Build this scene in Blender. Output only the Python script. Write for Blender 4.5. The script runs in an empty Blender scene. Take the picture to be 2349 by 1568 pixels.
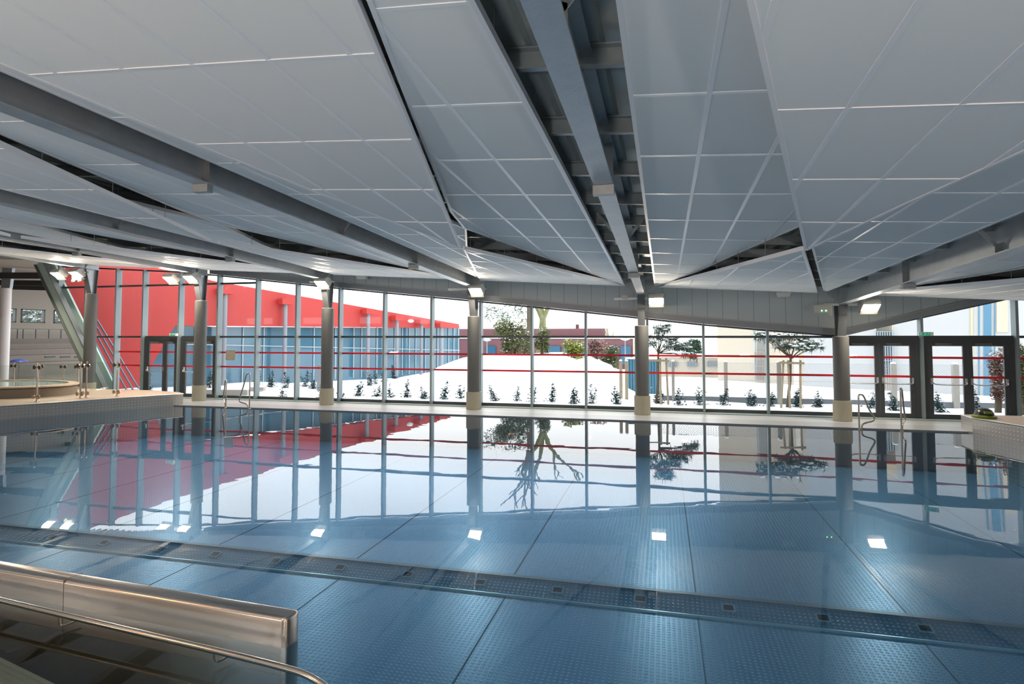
import bpy, bmesh, random
from math import *
from mathutils import Vector
random.seed(7)
C = bpy.context.scene.collection
sc = bpy.context.scene

# ------------------------------------------------------------------ survey
# world: X (s) runs along the glass facade, Y (t) runs from the camera to it, Z up, water level about 0
FPX, CX, CY, EYE = 1372.0, 1174.5, 710.0, 2.2
PIT, YAW = atan(62/FPX), radians(14.15)
def ray(x, y):
    a = (x-CX)/FPX; b = -(y-CY)/FPX
    fy = cos(PIT)-b*sin(PIT); fz = sin(PIT)+b*cos(PIT)
    return (a*cos(YAW)-fy*sin(YAW), a*sin(YAW)+fy*cos(YAW), fz)
def atT(x, y, t):
    d = ray(x, y); k = t/d[1]; return Vector((d[0]*k, t, EYE+d[2]*k))
def atS(x, y, s):
    d = ray(x, y); k = s/d[0]; return Vector((s, d[1]*k, EYE+d[2]*k))
def atZ(x, y, z):
    d = ray(x, y); k = (z-EYE)/d[2]; return Vector((d[0]*k, d[1]*k, z))
def atL(x, y, A, B):      # vertical plane through two ground points
    n = Vector((B[1]-A[1], A[0]-B[0])); d = ray(x, y)
    k = (n[0]*A[0]+n[1]*A[1])/(n[0]*d[0]+n[1]*d[1])
    return Vector((d[0]*k, d[1]*k, EYE+d[2]*k))

# ------------------------------------------------------------------ materials
MATS = {}
def mat(name, col, rough=.6, metal=0., var=0., vscale=3., bump=0., bscale=40., spec=.5, emit=None, estr=0.):
    if name in MATS: return MATS[name]
    m = bpy.data.materials.new(name); m.use_nodes = True
    nt = m.node_tree; b = nt.nodes['Principled BSDF']
    b.inputs['Base Color'].default_value = (*col, 1)
    b.inputs['Roughness'].default_value = rough
    b.inputs['Metallic'].default_value = metal
    b.inputs['Specular IOR Level'].default_value = spec
    tc = nt.nodes.new('ShaderNodeTexCoord')
    if var:
        n = nt.nodes.new('ShaderNodeTexNoise'); n.inputs['Scale'].default_value = vscale; n.inputs['Detail'].default_value = 6
        r = nt.nodes.new('ShaderNodeMix'); r.data_type = 'RGBA'
        r.inputs[6].default_value = (*[max(0, c*(1-var)) for c in col], 1)
        r.inputs[7].default_value = (*[min(1, c*(1+var)) for c in col], 1)
        nt.links.new(tc.outputs['Object'], n.inputs['Vector'])
        nt.links.new(n.outputs['Fac'], r.inputs[0]); nt.links.new(r.outputs[2], b.inputs['Base Color'])
    if bump:
        n2 = nt.nodes.new('ShaderNodeTexNoise'); n2.inputs['Scale'].default_value = bscale
        bp = nt.nodes.new('ShaderNodeBump'); bp.inputs['Strength'].default_value = bump; bp.inputs['Distance'].default_value = .01
        nt.links.new(tc.outputs['Object'], n2.inputs['Vector'])
        nt.links.new(n2.outputs['Fac'], bp.inputs['Height']); nt.links.new(bp.outputs['Normal'], b.inputs['Normal'])
    if emit:
        b.inputs['Emission Color'].default_value = (*emit, 1); b.inputs['Emission Strength'].default_value = estr
    MATS[name] = m
    return m

def glassy(name, tint, ior=1.5, rough=0., bump=0., bscale=1.5, stretch=(1, 1, 1), fmul=1.):
    m = bpy.data.materials.new(name); m.use_nodes = True; nt = m.node_tree
    nt.nodes.remove(nt.nodes['Principled BSDF']); out = nt.nodes['Material Output']
    tr = nt.nodes.new('ShaderNodeBsdfTransparent'); tr.inputs[0].default_value = (*tint, 1)
    gl = nt.nodes.new('ShaderNodeBsdfGlossy'); gl.inputs['Roughness'].default_value = rough
    fr = nt.nodes.new('ShaderNodeFresnel'); fr.inputs[0].default_value = ior
    mul = nt.nodes.new('ShaderNodeMath'); mul.operation = 'MULTIPLY'; mul.inputs[1].default_value = fmul
    mx = nt.nodes.new('ShaderNodeMixShader')
    # the Fresnel node inverts its index on back faces; a pane reflects alike from both sides
    geo = nt.nodes.new('ShaderNodeNewGeometry'); sw = nt.nodes.new('ShaderNodeMix'); sw.data_type = 'FLOAT'
    sw.inputs[2].default_value = ior; sw.inputs[3].default_value = 1/ior
    nt.links.new(geo.outputs['Backfacing'], sw.inputs[0]); nt.links.new(sw.outputs[0], fr.inputs[0])
    nt.links.new(fr.outputs[0], mul.inputs[0]); nt.links.new(mul.outputs[0], mx.inputs[0])
    nt.links.new(tr.outputs[0], mx.inputs[1]); nt.links.new(gl.outputs[0], mx.inputs[2])
    nt.links.new(mx.outputs[0], out.inputs[0])
    if bump:
        tc = nt.nodes.new('ShaderNodeTexCoord'); mp = nt.nodes.new('ShaderNodeMapping'); mp.inputs['Scale'].default_value = stretch
        n = nt.nodes.new('ShaderNodeTexNoise'); n.inputs['Scale'].default_value = bscale; n.inputs['Detail'].default_value = 2
        bp = nt.nodes.new('ShaderNodeBump'); bp.inputs['Strength'].default_value = 1; bp.inputs['Distance'].default_value = bump
        nt.links.new(tc.outputs['Object'], mp.inputs[0]); nt.links.new(mp.outputs[0], n.inputs['Vector'])
        nt.links.new(n.outputs['Fac'], bp.inputs['Height'])
        nt.links.new(bp.outputs['Normal'], gl.inputs['Normal']); nt.links.new(bp.outputs['Normal'], fr.inputs['Normal'])
    MATS[name] = m
    return m

def studded(name, col, dotcol, pitch, rad, rough, metal, bump, band=None, var=.12):
    """sheet steel with a grid of pressed studs"""
    m = bpy.data.materials.new(name); m.use_nodes = True; nt = m.node_tree; b = nt.nodes['Principled BSDF']
    b.inputs['Roughness'].default_value = rough; b.inputs['Metallic'].default_value = metal
    tc = nt.nodes.new('ShaderNodeTexCoord')
    mp = nt.nodes.new('ShaderNodeMapping'); mp.inputs['Scale'].default_value = (1/pitch,)*3
    fr = nt.nodes.new('ShaderNodeVectorMath'); fr.operation = 'FRACTION'
    sb = nt.nodes.new('ShaderNodeVectorMath'); sb.operation = 'SUBTRACT'; sb.inputs[1].default_value = (.5, .5, .5)
    sp = nt.nodes.new('ShaderNodeSeparateXYZ'); cb = nt.nodes.new('ShaderNodeCombineXYZ')
    ln = nt.nodes.new('ShaderNodeVectorMath'); ln.operation = 'LENGTH'
    rp = nt.nodes.new('ShaderNodeMapRange'); rp.inputs['From Min'].default_value = rad/pitch; rp.inputs['From Max'].default_value = rad/pitch*.45
    L = nt.links.new
    src = 'Object' if band is None else 'UV'
    L(tc.outputs[src], mp.inputs[0]); L(mp.outputs[0], fr.inputs[0]); L(fr.outputs[0], sb.inputs[0]); L(sb.outputs[0], sp.inputs[0])
    L(sp.outputs[0], cb.inputs[0]); L(sp.outputs[1], cb.inputs[1]); L(cb.outputs[0], ln.inputs[0]); L(ln.outputs['Value'], rp.inputs[0])
    n = nt.nodes.new('ShaderNodeTexNoise'); n.inputs['Scale'].default_value = .6; n.inputs['Detail'].default_value = 4
    L(tc.outputs['Object'], n.inputs['Vector'])
    v = nt.nodes.new('ShaderNodeMix'); v.data_type = 'RGBA'
    v.inputs[6].default_value = (*[c*(1-var) for c in col], 1); v.inputs[7].default_value = (*[c*(1+var) for c in col], 1)
    L(n.outputs['Fac'], v.inputs[0])
    x = nt.nodes.new('ShaderNodeMix'); x.data_type = 'RGBA'; x.inputs[7].default_value = (*dotcol, 1)
    L(rp.outputs[0], x.inputs[0]); L(v.outputs[2], x.inputs[6]); L(x.outputs[2], b.inputs['Base Color'])
    bp = nt.nodes.new('ShaderNodeBump'); bp.inputs['Strength'].default_value = bump; bp.inputs['Distance'].default_value = .006
    L(rp.outputs[0], bp.inputs['Height']); L(bp.outputs['Normal'], b.inputs['Normal'])
    MATS[name] = m
    return m

tile_m   = mat('acoustic_tile', (.87, .895, .895), .9, var=.015, vscale=1.2)
tbar_m   = mat('white_t_bar', (.92, .93, .96), .35, spec=.6)
rim_m    = mat('white_panel_rim', (.86, .87, .90), .4)
galv_m   = mat('galvanised_steel', (.46, .50, .53), .42, metal=.55, var=.16, vscale=5, bump=.15, bscale=25)
galvd_m  = mat('galvanised_steel_purlin', (.33, .36, .37), .45, metal=.5, var=.2, vscale=8)
deck_m   = mat('galvanised_roof_deck', (.56, .59, .57), .38, metal=.4, var=.15, vscale=3)
frame_m  = mat('grey_blue_aluminium', (.23, .29, .31), .45, metal=.2)
framed_m = mat('dark_grey_aluminium', (.055, .068, .075), .4, metal=.2)
door_m   = mat('door_dark_grey', (.045, .052, .06), .4)
fascia_m = None
colm_m   = mat('grey_column_casing', (.105, .11, .11), .5, var=.05)
colt_m   = mat('cream_ribbed_tile', (.40, .38, .30), .5, var=.05)
white_m  = mat('white_paint', (.80, .80, .78), .4)
lampw_m  = mat('lamp_housing_white', (.50, .49, .46), .35)
red_m    = mat('red_film', (.62, .01, .02), .5)
steel_m  = mat('brushed_stainless', (.60, .53, .47), .24, metal=1., var=.04, vscale=2, bump=.03, bscale=60)
steelw_m = mat('stainless_wall', (.54, .54, .53), .3, metal=.9, var=.06, vscale=2)
tube_m   = mat('stainless_tube', (.56, .50, .43), .18, metal=1.)
black_m  = mat('black_rubber', (.01, .01, .012), .5)
deckt_m  = mat('pool_deck_tile', (.36, .37, .365), .35, var=.06, vscale=6)
sill_m   = mat('sill_tile', (.34, .42, .40), .3)
curb_m   = mat('pool_curb', (.26, .275, .29), .35, var=.04)
tan_m    = mat('tan_deck', (.46, .36, .28), .45, var=.05)
interior_m = mat('cream_wall', (.46, .42, .36), .7, var=.03)
brown_m  = mat('grandstand_concrete', (.26, .23, .20), .7, var=.08)
dark_m   = mat('dark_soffit', (.055, .055, .052), .8)
snow_m   = mat('snow', (.90, .92, .95), .85, var=.03, vscale=.8, bump=.3, bscale=3)
redb_m   = mat('red_cladding', (.42, .036, .032), .45, var=.03, vscale=.5)
bglass_m = mat('blue_glazing', (.055, .15, .22), .12, var=.35, vscale=.35, spec=.9)
gmull_m  = mat('pale_mullion', (.34, .42, .46), .4)
pipe_m   = mat('grey_round_post', (.22, .24, .27), .45)
hall_m   = mat('dark_red_hall_cladding', (.12, .04, .05), .6, var=.12, vscale=.8)
hblue_m  = mat('blue_hall_glazing', (.02, .09, .16), .3)
cream_m  = mat('cream_render', (.44, .40, .33), .8, var=.04, vscale=.5)
bwhite_m = mat('white_render', (.42, .44, .45), .8, var=.03, vscale=.5)
bluep_m  = mat('blue_panel', (.08, .21, .32), .5)
wood_m   = mat('timber_post', (.34, .29, .20), .8, var=.15, vscale=4)
conc_m   = mat('concrete_post', (.35, .34, .31), .85, var=.1, vscale=5)
wire_m   = mat('galvanised_wire', (.30, .33, .35), .5, metal=.3)
bark_m   = mat('bark', (.11, .09, .06), .9, var=.3, vscale=5)
barkg_m  = mat('mossy_bark', (.17, .18, .08), .9, var=.3, vscale=5)
leaf_m   = mat('dark_teal_leaf', (.02, .07, .075), .6, spec=.2)
olive_m  = mat('olive_leaf', (.11, .13, .045), .6, var=.4, vscale=3)
yell_m   = mat('yellow_green_leaf', (.24, .27, .05), .6, var=.3, vscale=3)
pink_m   = mat('russet_twig', (.22, .12, .10), .8, var=.3, vscale=3)
needle_m = mat('pine_needle', (.06, .12, .08), .6, var=.3, vscale=4)
lens_m   = mat('lamp_lens', (1, .9, .8), .3, emit=(1, .85, .66), estr=160)
lensw_m  = mat('added_warm_lens', (1, .8, .6), .3, emit=(1, .46, .20), estr=120)
green_m  = mat('exit_green', (.0, .16, .09), .4, emit=(.0, .35, .2), estr=.25)
led_m    = mat('green_led', (.1, .9, .3), .4, emit=(.2, 1, .4), estr=6)
glass_m  = glassy('window_glass', (.965, .975, .975), 1.45, fmul=.9)
bal_m    = glassy('balustrade_glass', (.93, .96, .95), 1.45)
water_m  = glassy('pool_water_surface', (.66, .82, .94), 1.33, bump=.0016, bscale=1.1, stretch=(.8, 1.2, 1))
floor_m  = studded('studded_pool_floor', (.115, .255, .39), (.22, .42, .54), .055, .017, .34, .5, .9)
gutter_m = studded('studded_pool_sill', (.145, .295, .41), (.26, .44, .55), .055, .016, .36, .4, .4)
perf_m   = studded('perforated_stainless', (.54, .53, .51), (.74, .71, .66), .085, .018, .3, .85, .3, band='UV')
olivefl_m = studded('studded_shallow_floor', (.20, .19, .13), (.27, .26, .19), .05, .016, .4, .3, .4)

def panelled(name, col, pitch):
    """grey cladding with fine vertical joints along X"""
    m = bpy.data.materials.new(name); m.use_nodes = True; nt = m.node_tree; b = nt.nodes['Principled BSDF']
    b.inputs['Roughness'].default_value = .55
    tc = nt.nodes.new('ShaderNodeTexCoord'); sp = nt.nodes.new('ShaderNodeSeparateXYZ')
    md = nt.nodes.new('ShaderNodeMath'); md.operation = 'PINGPONG'; md.inputs[1].default_value = pitch/2
    gt = nt.nodes.new('ShaderNodeMath'); gt.operation = 'LESS_THAN'; gt.inputs[1].default_value = .009
    mx = nt.nodes.new('ShaderNodeMix'); mx.data_type = 'RGBA'
    mx.inputs[6].default_value = (*col, 1); mx.inputs[7].default_value = (*[c*.62 for c in col], 1)
    L = nt.links.new
    L(tc.outputs['Object'], sp.inputs[0]); L(sp.outputs[0], md.inputs[0]); L(md.outputs[0], gt.inputs[0])
    L(gt.outputs[0], mx.inputs[0]); L(mx.outputs[2], b.inputs['Base Color'])
    MATS[name] = m; return m
fascia_m = panelled('grey_fascia_cladding', (.58, .65, .68), .42)
hallrib_m = panelled('dark_red_ribbed_cladding', (.14, .055, .065), .9)

# ------------------------------------------------------------------ mesh builder
class MB:
    def __init__(s): s.v = []; s.f = []; s.uv = None
    def add(s, vs, fs):
        o = len(s.v); s.v += [tuple(v) for v in vs]; s.f += [tuple(i+o for i in f) for f in fs]; return s
    def box(s, x0, x1, y0, y1, z0, z1):
        return s.add([(x0,y0,z0),(x1,y0,z0),(x1,y1,z0),(x0,y1,z0),(x0,y0,z1),(x1,y0,z1),(x1,y1,z1),(x0,y1,z1)],
                     [(0,3,2,1),(4,5,6,7),(0,1,5,4),(1,2,6,5),(2,3,7,6),(3,0,4,7)])
    def cbox(s, c, d): return s.box(c[0]-d[0]/2, c[0]+d[0]/2, c[1]-d[1]/2, c[1]+d[1]/2, c[2]-d[2]/2, c[2]+d[2]/2)
    def bar(s, a, b, w, h, up=(0, 0, 1)):
        """rectangular bar from a to b: w across, h along up"""
        a = Vector(a); b = Vector(b); d = (b-a).normalized(); up = Vector(up)
        sd = d.cross(up).normalized(); u = sd.cross(d).normalized()
        vs = []
        for p in (a, b):
            for i, j in ((-1,-1),(1,-1),(1,1),(-1,1)): vs.append(p+sd*(i*w/2)+u*(j*h/2))
        return s.add(vs, [(0,1,2,3),(7,6,5,4),(0,4,5,1),(1,5,6,2),(2,6,7,3),(3,7,4,0)])
    def prism(s, pts, d):
        """pts: planar polygon (list of 3D), extruded by vector d"""
        n = len(pts); d = Vector(d); P = [Vector(p) for p in pts]
        return s.add(P+[p+d for p in P], [tuple(range(n))[::-1], tuple(range(n, 2*n))]+[(i, (i+1)%n, n+(i+1)%n, n+i) for i in range(n)])
    def tube(s, pts, r, n=8, caps=True, r2=None):
        P = [Vector(p) for p in pts]; vs = []; m = len(P); ref = None
        for i, p in enumerate(P):
            d = (P[min(i+1, m-1)]-P[max(i-1, 0)]).normalized()
            if ref is None:
                ref = Vector((0, 0, 1)) if abs(d.z) < .9 else Vector((1, 0, 0))
            sd = d.cross(ref).normalized(); u = sd.cross(d).normalized(); ref = u
            rr = r if r2 is None else r+(r2-r)*i/(m-1)
            for k in range(n):
                a = 2*pi*k/n; vs.append(p+sd*(cos(a)*rr)+u*(sin(a)*rr))
        fs = [(i*n+k, i*n+(k+1)%n, (i+1)*n+(k+1)%n, (i+1)*n+k) for i in range(m-1) for k in range(n)]
        if caps: fs += [tuple(range(n))[::-1], tuple(range((m-1)*n, m*n))]
        return s.add(vs, fs)
    def lathe(s, prof, c, n=24, sx=1, sy=1):
        vs = []
        for r, z in prof:
            for k in range(n):
                a = 2*pi*k/n; vs.append((c[0]+r*cos(a)*sx, c[1]+r*sin(a)*sy, c[2]+z))
        m = len(prof)
        fs = [(i*n+k, i*n+(k+1)%n, (i+1)*n+(k+1)%n, (i+1)*n+k) for i in range(m-1) for k in range(n)]
        fs += [tuple(range(n))[::-1], tuple(range((m-1)*n, m*n))]
        return s.add(vs, fs)
    def build(s, name, m, parent=None, smooth=False, bevel=0.):
        me = bpy.data.meshes.new(name); me.from_pydata(s.v, [], s.f)
        me.validate(); bm = bmesh.new(); bm.from_mesh(me)
        if 1 < len(s.f) < 20000: bmesh.ops.recalc_face_normals(bm, faces=bm.faces)
        bm.to_mesh(me); bm.free()
        if smooth:
            for p in me.polygons: p.use_smooth = True
        o = bpy.data.objects.new(name, me); me.materials.append(m); C.objects.link(o)
        if bevel:
            b = o.modifiers.new('bevel', 'BEVEL'); b.width = bevel; b.segments = 3; b.limit_method = 'ANGLE'
        if smooth:
            try: me.set_sharp_from_angle(angle=radians(40))
            except Exception: pass
        if parent:
            o.parent = parent
            o.matrix_parent_inverse = parent.matrix_basis.inverted()
        return o

def tag(o, label=None, cat=None, group=None, kind=None):
    if label: o['label'] = label
    if cat: o['category'] = cat
    if group: o['group'] = group
    if kind: o['kind'] = kind
    return o
def empty(name, loc, label=None, cat=None, group=None, kind=None):
    o = bpy.data.objects.new(name, None); o.location = loc; o.empty_display_size = .2; C.objects.link(o)
    bpy.context.view_layer.update
    return tag(o, label, cat, group, kind)
def structure(name, mb, m, **k):
    return tag(mb.build(name, m, **k), kind='structure')
def chaikin(pts, n=2):
    P = [Vector(p) for p in pts]
    for _ in range(n):
        Q = [P[0]]
        for a, b in zip(P, P[1:]): Q += [a*.75+b*.25, a*.25+b*.75]
        P = Q+[P[-1]]
    return P
def smoothpath(pts, n=3): return chaikin(pts, n)

# ------------------------------------------------------------------ key dimensions
TF = 18.37                                     # facade glass plane
TC = 17.5                                      # column line
COLS = [-20.35, -15.56, -10.63, -5.62, -.59, 4.56]
CTOP = [3.78, 3.46, 3.14, 2.83, 2.52, 2.22]
def beam_z(s, t): return 3.38-.065*(s+.57)+.037*(17.4-t)     # underside of the girders
def zA(s, t): return EYE+2.01-.06*s-.034*t

# ------------------------------------------------------------------ suspended ceiling panels
def clip_line(poly, axis, val):
    """segments where coordinate axis == val inside a polygon (s,t)"""
    xs = []
    n = len(poly)
    for i in range(n):
        a, b = poly[i], poly[(i+1) % n]
        if (a[axis]-val)*(b[axis]-val) < 0:
            k = (val-a[axis])/(b[axis]-a[axis]); xs.append(a[1-axis]+k*(b[1-axis]-a[1-axis]))
    xs.sort()
    return [(xs[i], xs[i+1]) for i in range(0, len(xs)-1, 2)]

def panel(poly, zf, t0, s0, label, rim=.035, hang=True, deck=None, pt=1.43, ps=.655):
    cx = sum(p[0] for p in poly)/len(poly); cy = sum(p[1] for p in poly)/len(poly)
    o = empty('ceiling_panel', (cx, cy, zf(cx, cy)), label, 'ceiling panel', 'white acoustic ceiling rafts')
    mb = MB(); mb.prism([(s, t, zf(s, t)) for s, t in poly], (0, 0, .045)); mb.build('tile_field', tile_m, o)
    g = MB()
    lo, hi = min(p[1] for p in poly), max(p[1] for p in poly)
    k = ceil((lo-t0)/pt)
    while t0+k*pt < hi:
        t = t0+k*pt
        for a, b in clip_line(poly, 1, t):
            if b-a > .08: g.bar((a+.01, t, zf(a, t)-.001), (b-.01, t, zf(b, t)-.001), .040, .008)
        k += 1
    lo, hi = min(p[0] for p in poly), max(p[0] for p in poly)
    k = ceil((lo-s0)/ps)
    while s0+k*ps < hi:
        s = s0+k*ps
        for a, b in clip_line(poly, 0, s):
            if b-a > .08: g.bar((s, a+.01, zf(s, a)-.001), (s, b-.01, zf(s, b)-.001), .040, .008)
        k += 1
    if g.v: g.build('grid_bars', tbar_m, o)
    r = MB(); n = len(poly)
    for i in range(n):
        a, b = poly[i], poly[(i+1) % n]
        r.bar((a[0], a[1], zf(*a)+.022), (b[0], b[1], zf(*b)+.022), rim, .062)
    r.build('edge_trim', rim_m, o)
    if hang:
        h = MB()
        for i in range(n):
            a, b = poly[i], poly[(i+1) % n]
            L = hypot(a[0]-b[0], a[1]-b[1])
            for q in range(1, int(L/1.4)+1):
                f = q/(int(L/1.4)+1); s = a[0]+(b[0]-a[0])*f; t = a[1]+(b[1]-a[1])*f
                s += (cx-s)*.04; t += (cy-t)*.02
                z0 = zf(s, t)+.05; z1 = beam_z(s, t)+.54
                if z1 > z0+.1: h.tube([(s, t, z0), (s, t, z1)], .005, 4)
        if h.v: h.build('hanger_rods', wire_m, o)
    return o

def flip(x): return x
BAYS = {0: 'far left bay', 1: 'second bay from the far left', 2: 'bay left of the big diagonal girder', 3: 'bay just left of the centre girder'}
for k in (3, 2, 1, 0):
    d = -5.0*(3-k); dz = .30*(3-k)
    where = ['in the leftmost bay above the red building glazing', 'in the bay ending between the two left paired floodlights',
             'in the bay under the long left girder', 'left of the exposed centre girder'][k]
    q = lambda P: [(s+d, t) for s, t in P]
    zp1 = lambda s, t, d=d, dz=dz: EYE+2.35+dz-.09*t-.06*(s-d+3)
    zp2 = lambda s, t, d=d, dz=dz: EYE+1.41+dz-.06*(s-d)-.012*(17.4-t)
    panel(q([(-1.06, -3), (-1.06, 17.4), (-2.47, 12.74), (-3.3, 9.75), (-3.11, 8.54), (-2.11, 4.79), (-1.67, 3.16), (-1.5, -3)]), zA, 4.7, -1.73+d,
          'long white raft running beside the right-hand girder, '+where)
    panel(q([(-5.28, -3), (-5.28, 17.4), (-5.45, 17.5), (-3.95, 11.8), (-3.28, 9.75), (-3.5, 9.0), (-4.3, 7.5), (-4.9, 3), (-5.0, -3)][0:1]+
            [(-5.28, 17.45), (-3.95, 11.8), (-3.30, 9.8), (-3.5, 9.0), (-4.0, 7.0), (-4.6, 3), (-4.7, -3)]), zA, 4.7, -4.35+d,
          'narrow white raft strip along the left-hand girder, '+where)
    panel(q([(-3.32, 9.55), (-1.75, 3.13), (-1.2, .6), (-5.1, .6), (-5.1, 3.3), (-4.72, 4.9), (-4.2, 6.7)]), zp1, 3.70, -3.4+d,
          'large low-hung white raft tapering to a point, '+where)
    panel(q([(-3.33, 9.8), (-5.42, 17.55), (-1.06, 17.55)]), zp2, 4.7, -3.4+d,
          'triangular white raft next to the facade fascia, '+where)
for k in (0, 1):
    d = 5.05*k; dz = -.3*k
    where = ['in the bay right of the exposed centre girder', 'in the bay right of the rightmost girder'][k]
    q = lambda P: [(s+d, t) for s, t in P]
    zp6 = lambda s, t, d=d, dz=dz: EYE+1.81+dz-.078*t-.06*(s-d-2)
    zp5 = lambda s, t, d=d, dz=dz: EYE+1.41+dz-.06*(s-d)-.012*(17.4-t)
    e = -.0 if k == 0 else .12
    panel(q([(-.23+e, -3), (.5, -3), (.75, 3.4), (1.25, 5.4), (2.12, 8.7), (1.93, 9.15), (1.39, 11.46), (.78, 14.14), (-.2+e, 17.35)]), zA, 4.65, .36+d,
          'long white raft tapering to both ends beside the girder, '+where)
    panel(q([(1.88, 8.95), (3.97, 17.3), (-.1, 17.5)]), zp5, 4.6, .03+d,
          'triangular white raft touching the grey fascia, '+where)
    panel(q([(1.85, 8.6), (2.28, 6.54), (2.6, 5.15), (3.2, 2.6), (3.5, .6), (-.1, .6), (.44, 3.09), (.85, 4.69)]), zp6, 4.35, 1.21+d,
          'largest low-hung white raft with wide tiles, '+where)
    panel(q([(4.14, -3), (4.14, 17.0), (4.02, 16.8), (2.5, 11.08), (2.0, 9.3), (2.5, 7), (2.9, 3), (3.1, -3)]), zA, 4.6, 2.86+d,
          'white raft strip on the near side of the girder at its right, '+where)

# ------------------------------------------------------------------ girders
def girder(s, label, w=.2, D=.46):
    o = empty('roof_girder', (s, TC, beam_z(s, TC)), label, 'girder', 'galvanised roof girders')
    a, b = -3.0, 17.75
    def sec(z0, z1, hw):
        mb = MB(); vs = []
        for t in (a, b):
            z = beam_z(s, t)
            vs += [(s-hw, t, z+z0), (s+hw, t, z+z0), (s+hw, t, z+z1), (s-hw, t, z+z1)]
        return mb.add(vs, [(0,1,2,3),(7,6,5,4),(0,4,5,1),(1,5,6,2),(2,6,7,3),(3,7,4,0)])
    sec(0, .018, w/2).build('bottom_flange', galv_m, o)
    sec(.018, D-.018, .006).build('web', galv_m, o)
    sec(D-.018, D, w/2).build('top_flange', galv_m, o)
    for i, t in enumerate([3.2, 6.3, 9.6, 12.9]):       # knee braces and bolted plates
        z = beam_z(s, t)
        if i % 2 == 0:
            for sd in (-1, 1):
                mb = MB(); mb.bar((s+sd*.03, t, z+.06), (s+sd*.42, t, z+D+.06), .05, .012, up=(0, 1, 0))
                mb.prism([(s+sd*.006, t-.006, z+.02), (s+sd*.1, t-.006, z+.02), (s+sd*.1, t-.006, z+.13), (s+sd*.006, t-.006, z+.17)], (0, .012, 0))
                mb.build('knee_brace', galvd_m, o)
        else:
            mb = MB(); mb.box(s-w/2-.01, s+w/2+.01, t-.05, t+.05, z-.10, z-.001); mb.box(s-w/2, s-.008, t-.008, t+.008, z+.02, z+D-.02); mb.box(s+.008, s+w/2, t-.008, t+.008, z+.02, z+D-.02)
            mb.build('splice_bracket', galvd_m, o)
    for sd in (-1, 1):
        mb = MB(); z = beam_z(s, 17.1)
        mb.prism([(s+sd*.11, 17.1, z-.02), (s+sd*.42, 17.1, z+.30), (s+sd*.42, 17.1, z+D), (s+sd*.11, 17.1, z+D)], (0, .012, 0)); mb.build('end_gusset', galvd_m, o)
    return o
GL = ['galvanised girder reaching the leftmost column at the end of the hall', 'galvanised girder ending over the column with paired floodlights left of the doors',
      'galvanised girder second left of centre, its end over the column before the red building', 'long dark galvanised girder sweeping from the left edge of the picture to the middle column',
      'galvanised girder in the middle with its pale underside and exposed metal deck around it', 'galvanised girder at the right running down to the column by the emergency light']
for s, l in zip(COLS, GL): girder(s, l)
girder(9.7, 'galvanised girder beyond the right double doors')

# purlins under the corrugated deck
def deck_z(s, t): return beam_z(s, t)+.53
for k in range(10):
    t = 4.43+1.36*k
    mb = MB()
    for s0, s1 in ((-24, 14),):
        z = lambda s: beam_z(s, t)+.355
        for (dt0, dt1, z0, z1) in ((-.006, .006, 0, .17), (-.07, .006, 0, .012), (-.07, .006, .158, .17)):
            vs = []
            for s in (s0, s1): vs += [(s, t+dt0, z(s)+z0), (s, t+dt1, z(s)+z0), (s, t+dt1, z(s)+z1), (s, t+dt0, z(s)+z1)]
            mb.add(vs, [(0,1,2,3),(7,6,5,4),(0,4,5,1),(1,5,6,2),(2,6,7,3),(3,7,4,0)])
    nth = ['first', 'second', 'third', 'fourth', 'fifth', 'sixth', 'seventh', 'eighth', 'ninth', 'tenth', 'eleventh'][k]
    tag(mb.build('purlin', galvd_m), f'galvanised purlin crossing above the centre girder, {nth} from the top edge of the photo', 'purlin', 'purlins under the metal deck')
# corrugated deck
mb = MB(); vs = []; p = .28
s = -26.0; prof = []
while s < 14.5:
    prof += [(s, 0), (s+.09, 0), (s+.12, .07), (s+.25, .07)]; s += p
for t in (-9.2, 18.9):
    for a, h in prof: vs.append((a, t, deck_z(a, t)+h))
n = len(prof); mb.add(vs, [(i, i+1, n+i+1, n+i) for i in range(n-1)])
structure('ceiling', mb, deck_m)
rl = MB(); vs = []
for s_, t_ in ((-43, -9.3), (14.8, -9.3), (14.8, 18.9), (-43, 18.9)): vs.append((s_, t_, deck_z(s_, t_)+.12))
rl.prism(vs, (0, 0, .25)); structure('ceiling_roof_slab', rl, dark_m)

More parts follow.
